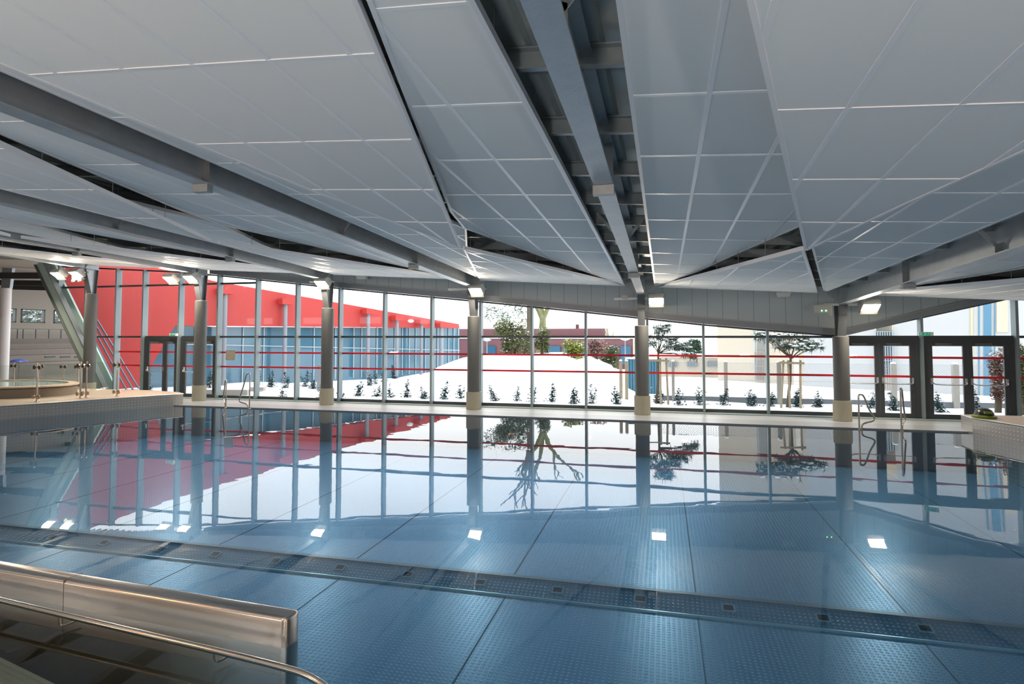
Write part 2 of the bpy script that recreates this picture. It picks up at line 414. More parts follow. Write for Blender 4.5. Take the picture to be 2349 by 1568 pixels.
# ------------------------------------------------------------------ columns
CLAB = ['grey round column behind the glass balustrade, leftmost along the facade', 'grey round column in front of the left double doors', 'grey round column standing before the red building, left of centre',
        'grey round column at the left end of the snow mound', 'grey round column right of the middle, under the centre girder', 'thick grey round column left of the right double doors']
def column(s, zc, label, r=.195):
    o = empty('column', (s, TC, 0), label, 'column', 'round columns along the facade')
    mb = MB(); prof = [(r+.03, 0), (r+.03, .53)]
    n = 32; vs = []
    for (rr, z) in prof:
        for k in range(n*2):
            a = pi*k/n; q = rr-(.008 if k % 2 else 0); vs.append((s+q*cos(a), TC+q*sin(a), z))
    m = n*2
    mb.add(vs, [(k, (k+1) % m, m+(k+1) % m, m+k) for k in range(m)]+[tuple(range(m))[::-1], tuple(range(m, 2*m))])
    mb.build('tiled_base', colt_m, o)
    mb = MB(); mb.lathe([(r, .53), (r, zc-.02), (r-.03, zc), (r-.08, zc)], (s, TC, 0), 40); mb.build('casing', colm_m, o, smooth=True)
    zb = beam_z(s, TC)-.005
    mb = MB(); mb.prism([(s-.007, TC-.10, zc), (s-.007, TC+.10, zc), (s-.007, TC+.16, zb), (s-.007, TC-.34, zb)], (.014, 0, 0)); mb.build('head_web', galv_m, o)
    for a, b in ((-.10, -.34), (.10, .16)):
        mb = MB(); mb.bar((s, TC+a, zc), (s, TC+b, zb), .2, .016, up=(0, 1, 0)); mb.build('head_flange', mat('dark_head_flange', (.12, .13, .14), .5, metal=.3), o)
    return o
for s, zc, l in zip(COLS, CTOP, CLAB): column(s, zc, l)

# ------------------------------------------------------------------ facade
def zboard(s):
    a, b = atT(118, 604, TF), atT(264, 896, TF)
    return max(0, a.z+(b.z-a.z)*(s-a.x)/(b.x-a.x))
MUL = [-22.78, -21.45, -20.0, -18.75, -17.13, -15.47, -13.87, -12.27, -10.62, -8.97, -7.29, -5.63, -3.96, -2.28, -.45, 1.14, 2.87, 4.7, 6.71, 8.88, 10.6, 12.3, 14.0]
FB = [(-15.7, 4.45), (-10.33, 3.83), (-5.61, 3.34), (-2.27, 2.97), (1.05, 2.58), (4.52, 2.25), (4.9, 2.25), (6.72, 2.73), (8.44, 3.14), (14.2, 4.5)]
def interp(P, x):
    if x <= P[0][0]: return P[0][1]
    for a, b in zip(P, P[1:]):
        if x <= b[0]: return a[1]+(b[1]-a[1])*(x-a[0])/(b[0]-a[0])
    return P[-1][1]
def top_of(s):
    return min(interp(FB, s), deck_z(s, TF)-.02) if s > -15.7 else deck_z(s, TF)-.35
# fascia: panelled wall between the windows and the roof, with its edge channel
def strip(pts0, pts1, t0, t1):
    mb = MB(); n = len(pts0)
    vs = [(s, t0, z) for s, z in pts0]+[(s, t0, z) for s, z in pts1]+[(s, t1, z) for s, z in pts0]+[(s, t1, z) for s, z in pts1]
    fs = []
    for i in range(n-1):
        fs += [(i, i+1, n+i+1, n+i), (2*n+i+1, 2*n+i, 3*n+i, 3*n+i+1), (i+1, i, 2*n+i, 2*n+i+1), (n+i, n+i+1, 3*n+i+1, 3*n+i)]
    fs += [(0, n, 3*n, 2*n), (n-1, 2*n-1+0, 4*n-1, 3*n-1)]
    return mb.add(vs, fs)
F1 = [p for p in FB if p[0] < 9]+[(9.6, 3.36)]
structure('wall_front', strip([(s, z+.05) for s, z in F1], [(s, deck_z(s, 18.3)+.05) for s, z in F1], 18.22, 18.45), fascia_m)
structure('trim_1', strip([(s, z) for s, z in F1], [(s, z+.17) for s, z in F1], 18.02, 18.21), mat('fascia_channel', (.22, .24, .26), .4, metal=.4))
structure('trim_2', strip([(s, z+.165) for s, z in F1], [(s, z+.185) for s, z in F1], 17.99, 18.21), mat('fascia_ledge', (.33, .35, .37), .4, metal=.3))

mull_left = lambda s: .17 if s < -8 else (.12 if s < -4 else .06)
n_w = 0; n_t = 3
DOORSETS = [(-18.75, -17.13), (-17.13, -15.47), (4.7, 6.71), (6.71, 8.88)]
for i, s in enumerate(MUL):
    if s > 14: continue
    mb = MB(); zt = top_of(s)
    w = .065
    t1 = TF+.04; t0 = TF-.20
    mb.box(s-w/2, s+w/2, t0, t1, zboard(s), zt)
    structure('trim_%d' % n_t, mb, frame_m); n_t += 1
def split(n0, n1):
    return [(n0, n1)]
for i in range(len(MUL)-1):
    a, b = MUL[i]+.033, MUL[i+1]-.033
    isdoor = any(abs(MUL[i]-d[0]) < .01 for d in DOORSETS)
    n_w += 1
    za, zb = top_of(a), top_of(b)
    wroot = empty('window_%d' % n_w, ((a+b)/2, TF, 0), kind='structure')
    fr = MB(); zs = [0.0] if not isdoor else []
    for z in ([.035] if not isdoor else [])+[2.2]+([4.12] if b < -12 else []):
        if z < zboard(b)+.05 and z > .1: continue
        if z < .1 and a < -20.2: continue
        if z < min(za, zb)-.02: fr.box(a, b, TF-.06, TF+.04, z-.035, z+(.075 if z < .1 else .03))
    fr.add([(a, TF-.06, za-.05), (b, TF-.06, zb-.05), (b, TF+.04, zb-.05), (a, TF+.04, za-.05), (a, TF-.06, za), (b, TF-.06, zb), (b, TF+.04, zb), (a, TF+.04, za)],
           [(0,3,2,1),(4,5,6,7),(0,1,5,4),(1,2,6,5),(2,3,7,6),(3,0,4,7)])
    fr.build('window_frame', framed_m, wroot)
    g = MB(); z0 = .10 if not isdoor else 2.23
    g.add([(a, TF, max(z0, zboard(a))), (b, TF, max(z0, zboard(b))), (b, TF, zb), (a, TF, za)], [(0, 1, 2, 3)])
    g.build('glass_pane', glass_m, wroot)
    if not isdoor:
        for z in (1.13, 1.64):
            if b < -19.5: continue
            r = MB(); r.box(a+.005, b-.005, TF-.012, TF-.004, z-.03, z+.03); r.build('red_safety_stripe', red_m, wroot)

# door sets
def door_leaf(n, a, b, hinge_left, bar=True):
    o = empty('door_%d' % n, ((a+b)/2, TF-.05, 0), kind='structure')
    f = .105 if b-a > .6 else .085
    mb = MB()
    for box in ((a, a+f, 0, 2.05), (b-f, b, 0, 2.05), (a+f, b-f, 0, .14), (a+f, b-f, 1.95, 2.05)):
        mb.box(box[0], box[1], TF-.09, TF-.03, box[2], box[3])
    mb.build('leaf_frame', door_m, o)
    g = MB(); g.add([(a+f, TF-.06, .14), (b-f, TF-.06, .14), (b-f, TF-.06, 1.95), (a+f, TF-.06, 1.95)], [(0, 1, 2, 3)]); g.build('glass_pane', glass_m, o)
    for z in (1.13, 1.64):
        r = MB(); r.box(a+f, b-f, TF-.072, TF-.064, z-.03, z+.03); r.build('red_safety_stripe', red_m, o)
    if bar:
        r = MB(); z = .93
        r.tube(smoothpath([(a+.06, TF-.10, z+.08), (a+.06, TF-.19, z+.05), (a+.12, TF-.22, z), (b-.12, TF-.22, z), (b-.06, TF-.19, z+.05), (b-.06, TF-.10, z+.08)], 2), .014, 8)
        r.cbox((a+.06, TF-.11, z+.09), (.05, .05, .16)); r.cbox((b-.06, TF-.11, z+.09), (.05, .05, .16))
        r.build('panic_bar', steelw_m, o)
    hx = a+.02 if hinge_left else b-.02
    for z in (.3, 1.8):
        h = MB(); h.tube([(hx, TF-.11, z-.06), (hx, TF-.11, z+.06)], .014, 8); h.build('hinge', framed_m, o)
    cl = MB(); cl.box(a+.15, a+.15+min(.38, (b-a)*.5), TF-.15, TF-.09, 1.975, 2.03); cl.bar((a+.2, TF-.14, 1.965), (b-.12, TF-.16, 1.965), .02, .02); cl.build('door_closer', colm_m, o)
    return o
nd = 0
for (A, B) in DOORSETS:
    fr = MB(); a, b = A+.033, B-.033
    k = .13 if A > 0 else .12
    fr.box(a, a+k, TF-.1, TF+.05, 0, 2.165); fr.box(b-k, b, TF-.1, TF+.05, 0, 2.165); fr.box(a+k, b-k, TF-.1, TF+.05, 2.05, 2.165); fr.box(a+k, b-k, TF-.1, TF+.05, 0, .02)
    structure('trim_%d' % n_t, fr, door_m); n_t += 1
    m = (a+b)/2 if A > 0 else a+k+(b-a-2*k)*.62
    nd += 1; door_leaf(nd, a+k, m-.005, True)
    nd += 1; door_leaf(nd, m+.005, b-k, False, bar=(A > 0 and b-a > 1))

# exit signs
def exit_sign(s, label):
    o = empty('exit_sign', (s, TF-.22, 2.22), label, 'exit sign')
    mb = MB(); mb.box(s-.17, s+.17, TF-.27, TF-.21, 2.225, 2.325); mb.build('sign_case', white_m, o)
    mb = MB(); mb.box(s-.16, s+.10, TF-.276, TF-.27, 2.235, 2.315); mb.build('green_face', green_m, o)
    m = MB()                                                   # arrow, running figure and doorway
    y0, y1 = TF-.280, TF-.276
    m.box(s-.145, s-.105, y0, y1, 2.25, 2.305); m.build('doorway', white_m, o); m = MB()
    m.prism([(s-.045, y0, 2.25), (s-.02, y0, 2.25), (s+.0, y0, 2.28), (s-.02, y0, 2.305), (s-.04, y0, 2.29)], (0, .004, 0))
    m.build('running_figure', white_m, o); m = MB()
    m.prism([(s+.02, y0, 2.27), (s+.055, y0, 2.27), (s+.055, y0, 2.255), (s+.09, y0, 2.278), (s+.055, y0, 2.30), (s+.055, y0, 2.287), (s+.02, y0, 2.287)], (0, .004, 0))
    m.build('arrow', white_m, o)
exit_sign(6.78, 'green exit sign box above the mullion between the right double doors')
exit_sign(-17.28, 'green exit sign box above the left double doors, under the red wall')

# sticker on the glass
g = MB(); p = atT(514, 803, 18.25); q = atT(535, 826, 18.25); g.box(p.x, q.x, 18.34, 18.35, q.z, p.z)
tag(g.build('notice_sheet', mat('aged_paper', (.38, .33, .25), .7, var=.25, vscale=12)), 'small brownish notice stuck on the glass right of the left double doors', 'notice')

# ------------------------------------------------------------------ deck, curb, floor, pool
structure('floor', MB().box(-34, 14.5, 16.98, 18.9, -.25, -.004), deckt_m)
structure('trim_%d' % n_t, MB().box(-22.5, 14.2, TF-.34, TF+.1, 0, .02), sill_m); n_t += 1
structure('trim_%d' % n_t, MB().box(-34, 14.5, 16.1, 16.95, -1.3, .012), curb_m); n_t += 1
structure('trim_%d' % n_t, MB().box(-34, 14.5, 16.95, 16.98, -.2, -.05), black_m); n_t += 1
# far half of the basin floor, the sill with its inlet ports and the deeper near half
structure('floor_basin_far', MB().box(-26, 14.5, 7.72, 16.1, -1.1, -.9), floor_m)
structure('floor_basin_near', MB().box(-26, 14.5, -4.5, 7.30, -1.25, -1.0), floor_m)
mb = MB(); mb.prism([(-26, 7.30, -1.1), (-26, 7.30, -.985), (-26, 7.62, -.90), (-26, 7.72, -.90), (-26, 7.72, -1.1)], (40.5, 0, 0))
o = structure('floor_sill', mb, gutter_m)
lipm = mat('bright_steel_lip', (.30, .55, .66), .3, metal=.5)
structure('trim_%d' % n_t, MB().box(-26, 14.5, 7.285, 7.30, -1.0, -.975), lipm); n_t += 1
structure('trim_%d' % n_t, MB().box(-26, 14.5, 7.62, 7.70, -.90, -.885), mat('dark_steel_lip', (.10, .16, .20), .4, metal=.4)); n_t += 1
seam_m = mat('weld_seam', (.03, .09, .14), .6)
for s in [.35+2.27*k for k in range(-10, 7)]:
    structure('trim_%d' % n_t, MB().box(s-.008, s+.008, 7.72, 16.1, -.9, -.896), seam_m); n_t += 1
    structure('trim_%d' % n_t, MB().box(s-.006, s+.006, -4.5, 7.285, -1.0, -.996), seam_m); n_t += 1
k = 0
for s in [-5.3+1.0*i for i in range(-4, 18)]:
    t = 7.47
    o = empty('inlet_port', (s, t, -.94), None, None)
    tag(o, 'dark rectangular inlet port in the sunken steel sill of the pool floor', 'inlet port', 'inlet ports in the pool floor sill')
    dz = .085*(t-7.30)/.32-.985
    f = MB(); f.add([(s-.075, t-.06, dz-.012), (s+.075, t-.06, dz-.012), (s+.075, t+.06, dz+.022), (s-.075, t+.06, dz+.022)], [(0,1,2,3)]); f.prism(f.v[:4], (0, 0, .006)); f.build('port_rim', lipm, o)
    f = MB(); f.prism([(s-.055, t-.04, dz-.004), (s+.055, t-.04, dz-.004), (s+.055, t+.04, dz+.018), (s-.055, t+.04, dz+.018)], (0, 0, .006)); f.build('port_opening', mat('port_dark', (.01, .02, .03), .5), o)
w = MB(); N = 2
w.add([(-26, -4.5, -.02), (14.5, -4.5, -.02), (14.5, 16.1, -.02), (-26, 16.1, -.02)], [(0, 1, 2, 3)])
tag(w.build('pool_water', water_m), 'still blue pool water mirroring the windows', 'water', kind='stuff')
structure('wall_basin', MB().box(-26.2, -26, -4.5, 16.1, -1.2, .0), steelw_m)

# ------------------------------------------------------------------ raised stainless platforms (left and right)
def platform(name, pts, h, label, top_m):
    """pts: plan polygon, first edges are the perforated faces"""
    o = empty(name, (pts[0][0], pts[0][1], 0), label, 'platform')
    n = len(pts)
    side = bpy.data.meshes.new('perforated_side'); vs = []; fs = []; uv = []
    acc = 0
    for i in range(n):
        a, b = pts[i], pts[(i+1) % n]; L = hypot(b[0]-a[0], b[1]-a[1]); o_ = len(vs)
        vs += [(a[0], a[1], -1.0), (b[0], b[1], -1.0), (b[0], b[1], h-.02), (a[0], a[1], h-.02)]; fs.append((o_, o_+1, o_+2, o_+3))
        uv += [(acc, -1.0), (acc+L, -1.0), (acc+L, h-.02), (acc, h-.02)]; acc += L
    side.from_pydata(vs, [], fs); ul = side.uv_layers.new()
    for i, u in enumerate(uv): ul.data[i].uv = u
    so = bpy.data.objects.new('perforated_side', side); side.materials.append(perf_m); C.objects.link(so); so.parent = o; so.matrix_parent_inverse = o.matrix_basis.inverted()
    t = MB(); t.prism([(p[0], p[1], h-.02) for p in pts], (0, 0, .02)); t.build('platform_top', top_m, o)
    for i in range(n-1):
        e = MB(); a, b = pts[i], pts[i+1]; e.tube([(a[0], a[1], h-.012), (b[0], b[1], h-.012)], .018, 8); e.build('rounded_edge', steelw_m, o)
    return o
PL = [(-19.3, 7.6), (-17.12, 12.2), (-15.15, 16.35), (-15.6, 16.65), (-17.2, 17.0), (-24.0, 17.0), (-25.95, 12), (-25.95, 7.6)]
platform('basin_platform', PL, .36, 'perforated stainless platform with tan top at the left edge of the pool', tan_m)
PR = [(6.85, 16.5), (6.81, 15.87), (7.9, 12.8), (9.4, 9.0), (13, 10), (13, 16.5)]
platform('basin_platform', PR, .36, 'perforated stainless platform at the right edge of the pool', tan_m)

# foreground wall
def wall_fg():
    o = empty('basin_wall', (-2.7, 3.9, 0), 'thick polished stainless wall with rounded corner in the left foreground', 'pool wall')
    a, b = Vector((-7.5, 4.15, 0)), Vector((-2.63, 3.84, 0)); d = (b-a).normalized(); nrm = Vector((-d.y, d.x, 0))
    th = .16; P = []
    r = .045
    corners = [a, b, b+nrm*th, a+nrm*th]
    P = [a]
    for c, d0, d1 in ((b, -d, nrm), (b+nrm*th, -nrm, -d)):
        p0 = c+d0*r; p1 = c+d1*r
        for q in range(5):
            u = q/4; P.append(p0*(1-u)**2+c*2*u*(1-u)+p1*u*u)
    P.append(a+nrm*th)
    zz = .19
    m = MB(); n = len(P)
    rings = [(0, -1.0), (0, zz-.025), (.008, zz-.008), (.025, zz)]
    cen = (a+b+nrm*th)/2
    vs = []
    for ins, z in rings:
        for i, p in enumerate(P):
            prev, nx = P[i-1], P[(i+1) % n]
            t_ = (nx-prev).normalized(); nn = Vector((t_.y, -t_.x, 0))
            if nn.dot(p-(a+(b-a)*max(0, min(1, (p-a).dot(d)/(b-a).length))+nrm*th/2)) < 0: nn = -nn
            q = p-nn*ins; vs.append((q.x, q.y, z))
    fs = [(i*n+k, i*n+(k+1) % n, (i+1)*n+(k+1) % n, (i+1)*n+k) for i in range(3) for k in range(n)]+[tuple(range(3*n, 4*n))]
    m.add(vs, fs); m.build('wall_body', steel_m, o, smooth=True)
    j = MB()
    for k in (.55, .33): 
        p = a+(b-a)*k; j.box(p.x-.002, p.x+.002, p.y-.002, p.y+th+.002, -.3, zz+.0015)
    j.build('weld_joint', mat('weld_line', (.25, .2, .17), .5, metal=.6), o)
wall_fg()
# handrail in front of it
hr = empty('wall_handrail', (-2.2, 3.4, 0), 'bent stainless handrail tube in front of the foreground wall', 'handrail')
mb = MB(); mb.tube(smoothpath([(-7.5, 3.97, .12), (-5.1, 3.70, .115), (-3.6, 3.56, .105), (-2.35, 3.45, .09), (-2.13, 3.42, .07), (-1.98, 3.40, .0), (-1.93, 3.40, -.25), (-1.93, 3.45, -.9)], 3), .021, 14); mb.build('tube', tube_m, hr, smooth=True)
for s, t in ((-4.45, 3.645), (-2.95, 3.51)):
    mb = MB(); mb.tube(smoothpath([(s, t, .10), (s, t, .03), (s+.02, t+.02, .01), (s+.05, t+.14, .02)], 2), .008, 8); mb.build('bracket', tube_m, hr)
# ridged step under the water at the bottom left
a = atZ(-260, 1380, -.22); b = atZ(135, 1572, -.22); d = (b-a).normalized(); nn = Vector((d.y, -d.x, 0))
if nn.y > 0: nn = -nn
st = MB(); st.prism([a, b, b+nn*1.2, a+nn*1.2], (0, 0, -.78))
for k in range(14): st.bar(a+nn*(.03+.045*k)+Vector((0, 0, .004)), b+nn*(.03+.045*k)+Vector((0, 0, .004)), .02, .012)
tag(st.build('entry_step', mat('olive_step', (.30, .27, .17), .45)), 'ridged underwater step at the bottom left corner', 'step')

# ------------------------------------------------------------------ floodlights
def floodlight(s, t, z, label, arm, lens=lens_m, yaw=0., group='floodlights on the columns'):
    o = empty('floodlight', (s, t, z), label, 'floodlight', group)
    def P(x, y, zz): return (s+x*cos(yaw)-y*sin(yaw), t+x*sin(yaw)+y*cos(yaw), z+zz)
    prof = [(-.225, .0), (-.215, .06), (-.15, .12), (-.04, .15), (.08, .13), (.16, .07), (.18, -.03), (.10, -.15), (.02, -.15)]
    mb = MB(); w = .20
    mb.prism([P(-w, y, q) for y, q in prof], Vector(P(w, 0, 0))-Vector(P(-w, 0, 0))); mb.build('housing', lampw_m, o)
    # lens, facing down and towards the hall
    mb = MB(); mb.prism([P(-.17, -.215, -.012), P(.17, -.215, -.012), P(.17, -.0, -.145), P(-.17, -.0, -.145)], Vector((0, 0, -.008)))
    mb.build('lens', lens, o)
    mb = MB(); mb.prism([P(-w, .0, -.152), P(-w, .015, -.152), P(-w, .105, -.235), P(-w, .09, -.24)], Vector(P(w, 0, 0))-Vector(P(-w, 0, 0))); mb.build('visor', lampw_m, o)
    mb = MB()
    for x in (-w-.02, w+.02): mb.bar(P(x, .0, .0), P(x, .24, .02), .03, .03)
    mb.bar(P(-w-.03, .24, .02), P(w+.03, .24, .02), .03, .04); mb.build('yoke', lampw_m, o)
    mb = MB()
    if arm: mb.bar((s+arm[0], TC-.24, z+.02), (s+arm[1], TC-.24, z+.02), .05, .06)
    if mb.v: mb.build('mounting_arm', white_m, o)
    return o
LAMPS = [(0, -1.0, 4.52, 'white floodlight over the brace, leftmost of the lit pair at the leftmost column'), (0, -.15, 4.52, 'white floodlight nearest the leftmost column, right one of its pair'),
         (1, -.85, 4.24, 'white floodlight left one of the pair at the column by the left doors'), (1, -.02, 4.25, 'white floodlight right one of the pair at the column by the left doors'),
         (2, .07, 3.96, 'lit white floodlight on the column before the red building'), (3, .22, 3.63, 'lit white floodlight on the column at the mound, with a long bar to its left'),
         (4, .42, 3.26, 'lit white floodlight on the column under the centre girder, lens facing the camera'), (5, .58, 3.02, 'lit white floodlight right of the thick column at the right')]
for c, ds, z, l in LAMPS:
    s = COLS[c]+ds
    arm = (-.75-ds, .25-ds) if c in (3, 4) else {0: (-.25, .45), 1: (-.25, .45), 2: (-.6, .2), 5: (-.45-ds, .1)}[c]
    if c < 2 and ds > -.5: arm = (-.2, .3)
    floodlight(s, 17.08, z, l, arm)
# junction box on the centre column arm
jb = MB(); jb.cbox((COLS[4]-.45, TC-.29, 3.32), (.16, .05, .12)); tag(jb.build('junction_box', lampw_m), 'small white junction box on the bar left of the centre column lamp', 'junction box')
# emergency light
def emergency(s, t, z, label):
    o = empty('emergency_light', (s, t, z), label, 'emergency light')
    MB().cbox((s, t, z), (.42, .1, .22)).build('case', lampw_m, o, bevel=.01)
    for x in (-.12, .17): MB().tube([(s+x, t-.02, z-.13), (s+x, t-.11, z-.15)], .045, 12).build('spot_head', lampw_m, o)
    for x in (-.04, .06): MB().cbox((s+x, t-.053, z-.05), (.022, .01, .022)).build('green_led', led_m, o)
emergency(4.08, 17.2, 2.93, 'white twin-head emergency light box with green indicator lights on the right column')
emergency(-20.55, 17.1, 4.36, 'small twin-head emergency light under the leftmost pair of floodlights')
# loudspeakers
def speaker(x, y, label):
    p = atT(x, y, 17.9); o = empty('ceiling_speaker', p, label, 'loudspeaker')
    mb = MB(); mb.prism([(p.x-.19, p.y-.10, p.z+.06), (p.x+.19, p.y-.10, p.z+.06), (p.x+.15, p.y-.05, p.z-.07), (p.x-.15, p.y-.05, p.z-.07)], (0, .16, 0)); mb.build('cabinet', white_m, o, bevel=.01)
    MB().tube([(p.x, p.y, p.z+.05), (p.x, p.y, zA(p.x, p.y)+.3)], .012, 6).build('drop_rod', white_m, o)
speaker(830, 635, 'white loudspeaker hanging under the fascia left of the middle')
speaker(1797, 675, 'white loudspeaker hanging under the ceiling edge right of the middle')

# unseen warm floodlights added on the camera side; they tint the foreground steel
for s in (-9.6, -4.6, 1.2):
    floodlight(s, -1.2, 4.1, 'added warm floodlight on the camera side of the hall, out of the photo', None, lens=lensw_m, yaw=pi, group='added floodlights on the camera side')

# fill lights added along the unseen camera side, to brighten the ceiling
fill_m = mat('fill_lens', (1, .9, .8), .3, emit=(1, .93, .84), estr=100)
for k, s in enumerate((-19, -13, -7, -1, 5, 11)):
    t, z = -3.4, .95
    o = empty('fill_light', (s, t, z), 'added unseen uplighter on the camera side of the hall, out of the photo', 'fill_light', 'added fill lights on the camera side')
    MB().prism([(s-.34, t-.2, z), (s-.34, t-.2, z+.16), (s-.34, t+.2, z+.02), (s-.34, t+.2, z-.1)], (.68, 0, 0)).build('housing', lampw_m, o)
    MB().add([(s-.3, t-.17, z+.165), (s+.3, t-.17, z+.165), (s+.3, t+.17, z+.045), (s-.3, t+.17, z+.045)], [(0, 1, 2, 3)]).build('lens', fill_m, o)
    MB().tube([(s, t, -1.0), (s, t, z)], .03, 8).build('stand', lampw_m, o)

# ------------------------------------------------------------------ pool handrails
def pool_rail(p, ang, h, w, label):
    o = empty('pool_handrail', (p[0], p[1], 0), label, 'handrail')
    d = Vector((cos(ang), sin(ang), 0)); B = Vector((p[0], p[1], 0))
    U = lambda u, z: B+d*u+Vector((0, 0, z))
    pts = [U(0, -.9), U(0, .2), U(0, h-.10), U(0, h-.03), U(.03, h), U(.09, h-.01), U(.13, h-.07), U(w*.7, h*.55), U(w, .30), U(w+.01, .22), U(w-.05, .18), U(.14, .15), U(.07, .11), U(.05, .04), U(.05, -.2)]
    mb = MB(); mb.tube(chaikin(pts, 2), .02, 10); mb.build('bent_tube', tube_m, o, smooth=True)
    MB().lathe([(.045, -.02), (.045, .0), (.02, .012)], (p[0], p[1], .0), 16).build('base_collar', tube_m, o)
a = atT(1971, 980, 16.03); pool_rail((a.x, a.y), radians(0), .82, .32, 'bent stainless handrail at the right end of the pool edge, seen side on')
a = atT(2068, 980, 15.9); pool_rail((a.x, a.y), radians(57), 1.0, .3, 'tall stainless handrail right of its twin at the right, seen edge on')
a = atT(518, 930, 16.03); pool_rail((a.x, a.y), radians(180-35), .85, .28, 'short stainless handrail at the left end of the pool edge')
a = atT(572, 940, 15.95); pool_rail((a.x, a.y), radians(180), 1.08, .36, 'tall stainless handrail right of its twin at the left end of the pool edge')

# pool cleaner on the right platform
pc = atZ(2258, 958, .36)
o = empty('pool_cleaner', (pc.x, pc.y, .36), 'domed green and black pool cleaning robot on the right platform', 'pool cleaner')
MB().lathe([(.22, 0), (.235, .02), (.235, .05), (.20, .07)], (pc.x, pc.y, .36), 24).build('green_skirt', mat('lime_plastic', (.16, .24, .02), .4), o, smooth=True)
MB().lathe([(.195, .06), (.185, .12), (.15, .18), (.08, .22), (.01, .23)], (pc.x, pc.y, .36), 24).build('dome', mat('black_plastic', (.02, .022, .028), .25), o, smooth=True)
MB().box(pc.x-.08, pc.x+.08, pc.y-.21, pc.y-.13, .47, .52).build('handle', MATS['lime_plastic'], o, bevel=.01)

# ------------------------------------------------------------------ left platform: balustrade, tub, brace, grandstand
def bal_post(x, y, label, top=1.46):
    p = atZ(x, y, .36) if top > 1.3 else Vector((atT(x, y, 16.75).x, 16.75, .36)); o = empty('balustrade_post', p, label, 'balustrade post', 'stainless balustrade posts')
    MB().tube([(p.x, p.y, .36), (p.x, p.y, top)], .024, 12).build('post_tube', tube_m, o, smooth=True)
    MB().lathe([(.055, 0), (.055, .012), (.03, .02)], (p.x, p.y, .36), 16).build('foot_plate', tube_m, o)
    for dx in (-.09, .09):
        for z in (.5, top-.13):
            MB().tube([(p.x+dx-.0, p.y-.035, z), (p.x+dx, p.y-.02, z)], .06, 16).build('glass_clamp', tube_m, o)
    return p
posts = [(84, 921, 'front balustrade post nearest the left edge of the photo'), (184, 914, 'front balustrade post beside the leftmost column, left of two close ones'),
         (197, 912, 'slim balustrade post just right of the two-clamp post'), (268, 909, 'last front balustrade post, before the red wall')]
PP = [bal_post(*q) for q in posts]
far = [(31, 877, 'balustrade post farther back, leftmost'), (93, 878, 'balustrade post farther back above the tub, second from left'), (145, 880, 'balustrade post farther back above the tub, third from left'), (178, 882, 'balustrade post farther back, rightmost')]
FP = [bal_post(*q, top=1.27) for q in far]
def glass_panel(a, b, label, H=1.06):
    mb = MB(); d = (b-a).normalized(); a2 = a+d*.08; b2 = b-d*.08; n = Vector((-d.y, d.x, 0))*.006
    mb.add([a2-n+Vector((0,0,.015)), b2-n+Vector((0,0,.015)), b2-n+Vector((0,0,H)), a2-n+Vector((0,0,H)), a2+n+Vector((0,0,.015)), b2+n+Vector((0,0,.015)), b2+n+Vector((0,0,H)), a2+n+Vector((0,0,H))],
           [(0,1,2,3),(7,6,5,4),(0,4,5,1),(1,5,6,2),(2,6,7,3),(3,7,4,0)])
    tag(mb.build('balustrade_glass', bal_m), label, 'glass panel', 'balustrade glass panels')
left = PP[0]+(PP[0]-PP[1])*1.2
for a, b, l in ((left, PP[0], 'clear glass balustrade panel cut by the left edge of the photo'), (PP[0], PP[1], 'clear glass balustrade panel in front of the tan tub'), (PP[2], PP[3], 'clear glass balustrade panel in front of the leftmost column'),
                (FP[0], FP[1], 'clear glass balustrade panel behind the tub at the left'), (FP[1], FP[2], 'clear glass balustrade panel behind the tub in the middle'), (FP[2], FP[3], 'clear glass balustrade panel behind the tub at the right')):
    glass_panel(a, b, l, .88 if 'behind' in l else 1.06)
# round whirlpool tub
tc_ = atZ(60, 897, .36)
o = empty('whirlpool_tub', (-20.8, 14.8, .36), 'large round whirlpool tub with tan rim behind the glass balustrade', 'whirlpool')
MB().lathe([(2.6, 0), (2.6, .26), (2.55, .30)], (-20.8, 14.8, .36), 64, 1, .58).build('tub_wall', mat('tub_brown', (.24, .18, .14), .4), o, smooth=True)
rim = MB(); rim.lathe([(2.65, .30), (2.65, .34), (2.3, .345), (2.3, .30)], (-20.8, 14.8, .36), 64, 1, .58); rim.f = rim.f[:-2]; rim.build('tub_rim', mat('tub_rim_tan', (.66, .50, .38), .35), o, smooth=True)
MB().lathe([(2.31, .302), (2.31, .31)], (-20.8, 14.8, .36), 64, 1, .58).build('tub_water', mat('tub_water', (.30, .42, .45), .08), o)

cv = atT(44, 826, 16.9)
o = empty('canopy', (cv.x, 16.9, .36), 'small curved blue canopy behind the balustrade at the far left', 'canopy')
MB().tube([(cv.x, 16.9, .36), (cv.x, 16.9, cv.z)], .015, 8).build('pole', tube_m, o)
MB().lathe([(.27, -.06), (.25, -.02), (.16, .03), (.02, .055)], (cv.x, 16.9, cv.z), 20).build('blue_cover', mat('canopy_blue', (.03, .07, .35), .5), o, smooth=True)

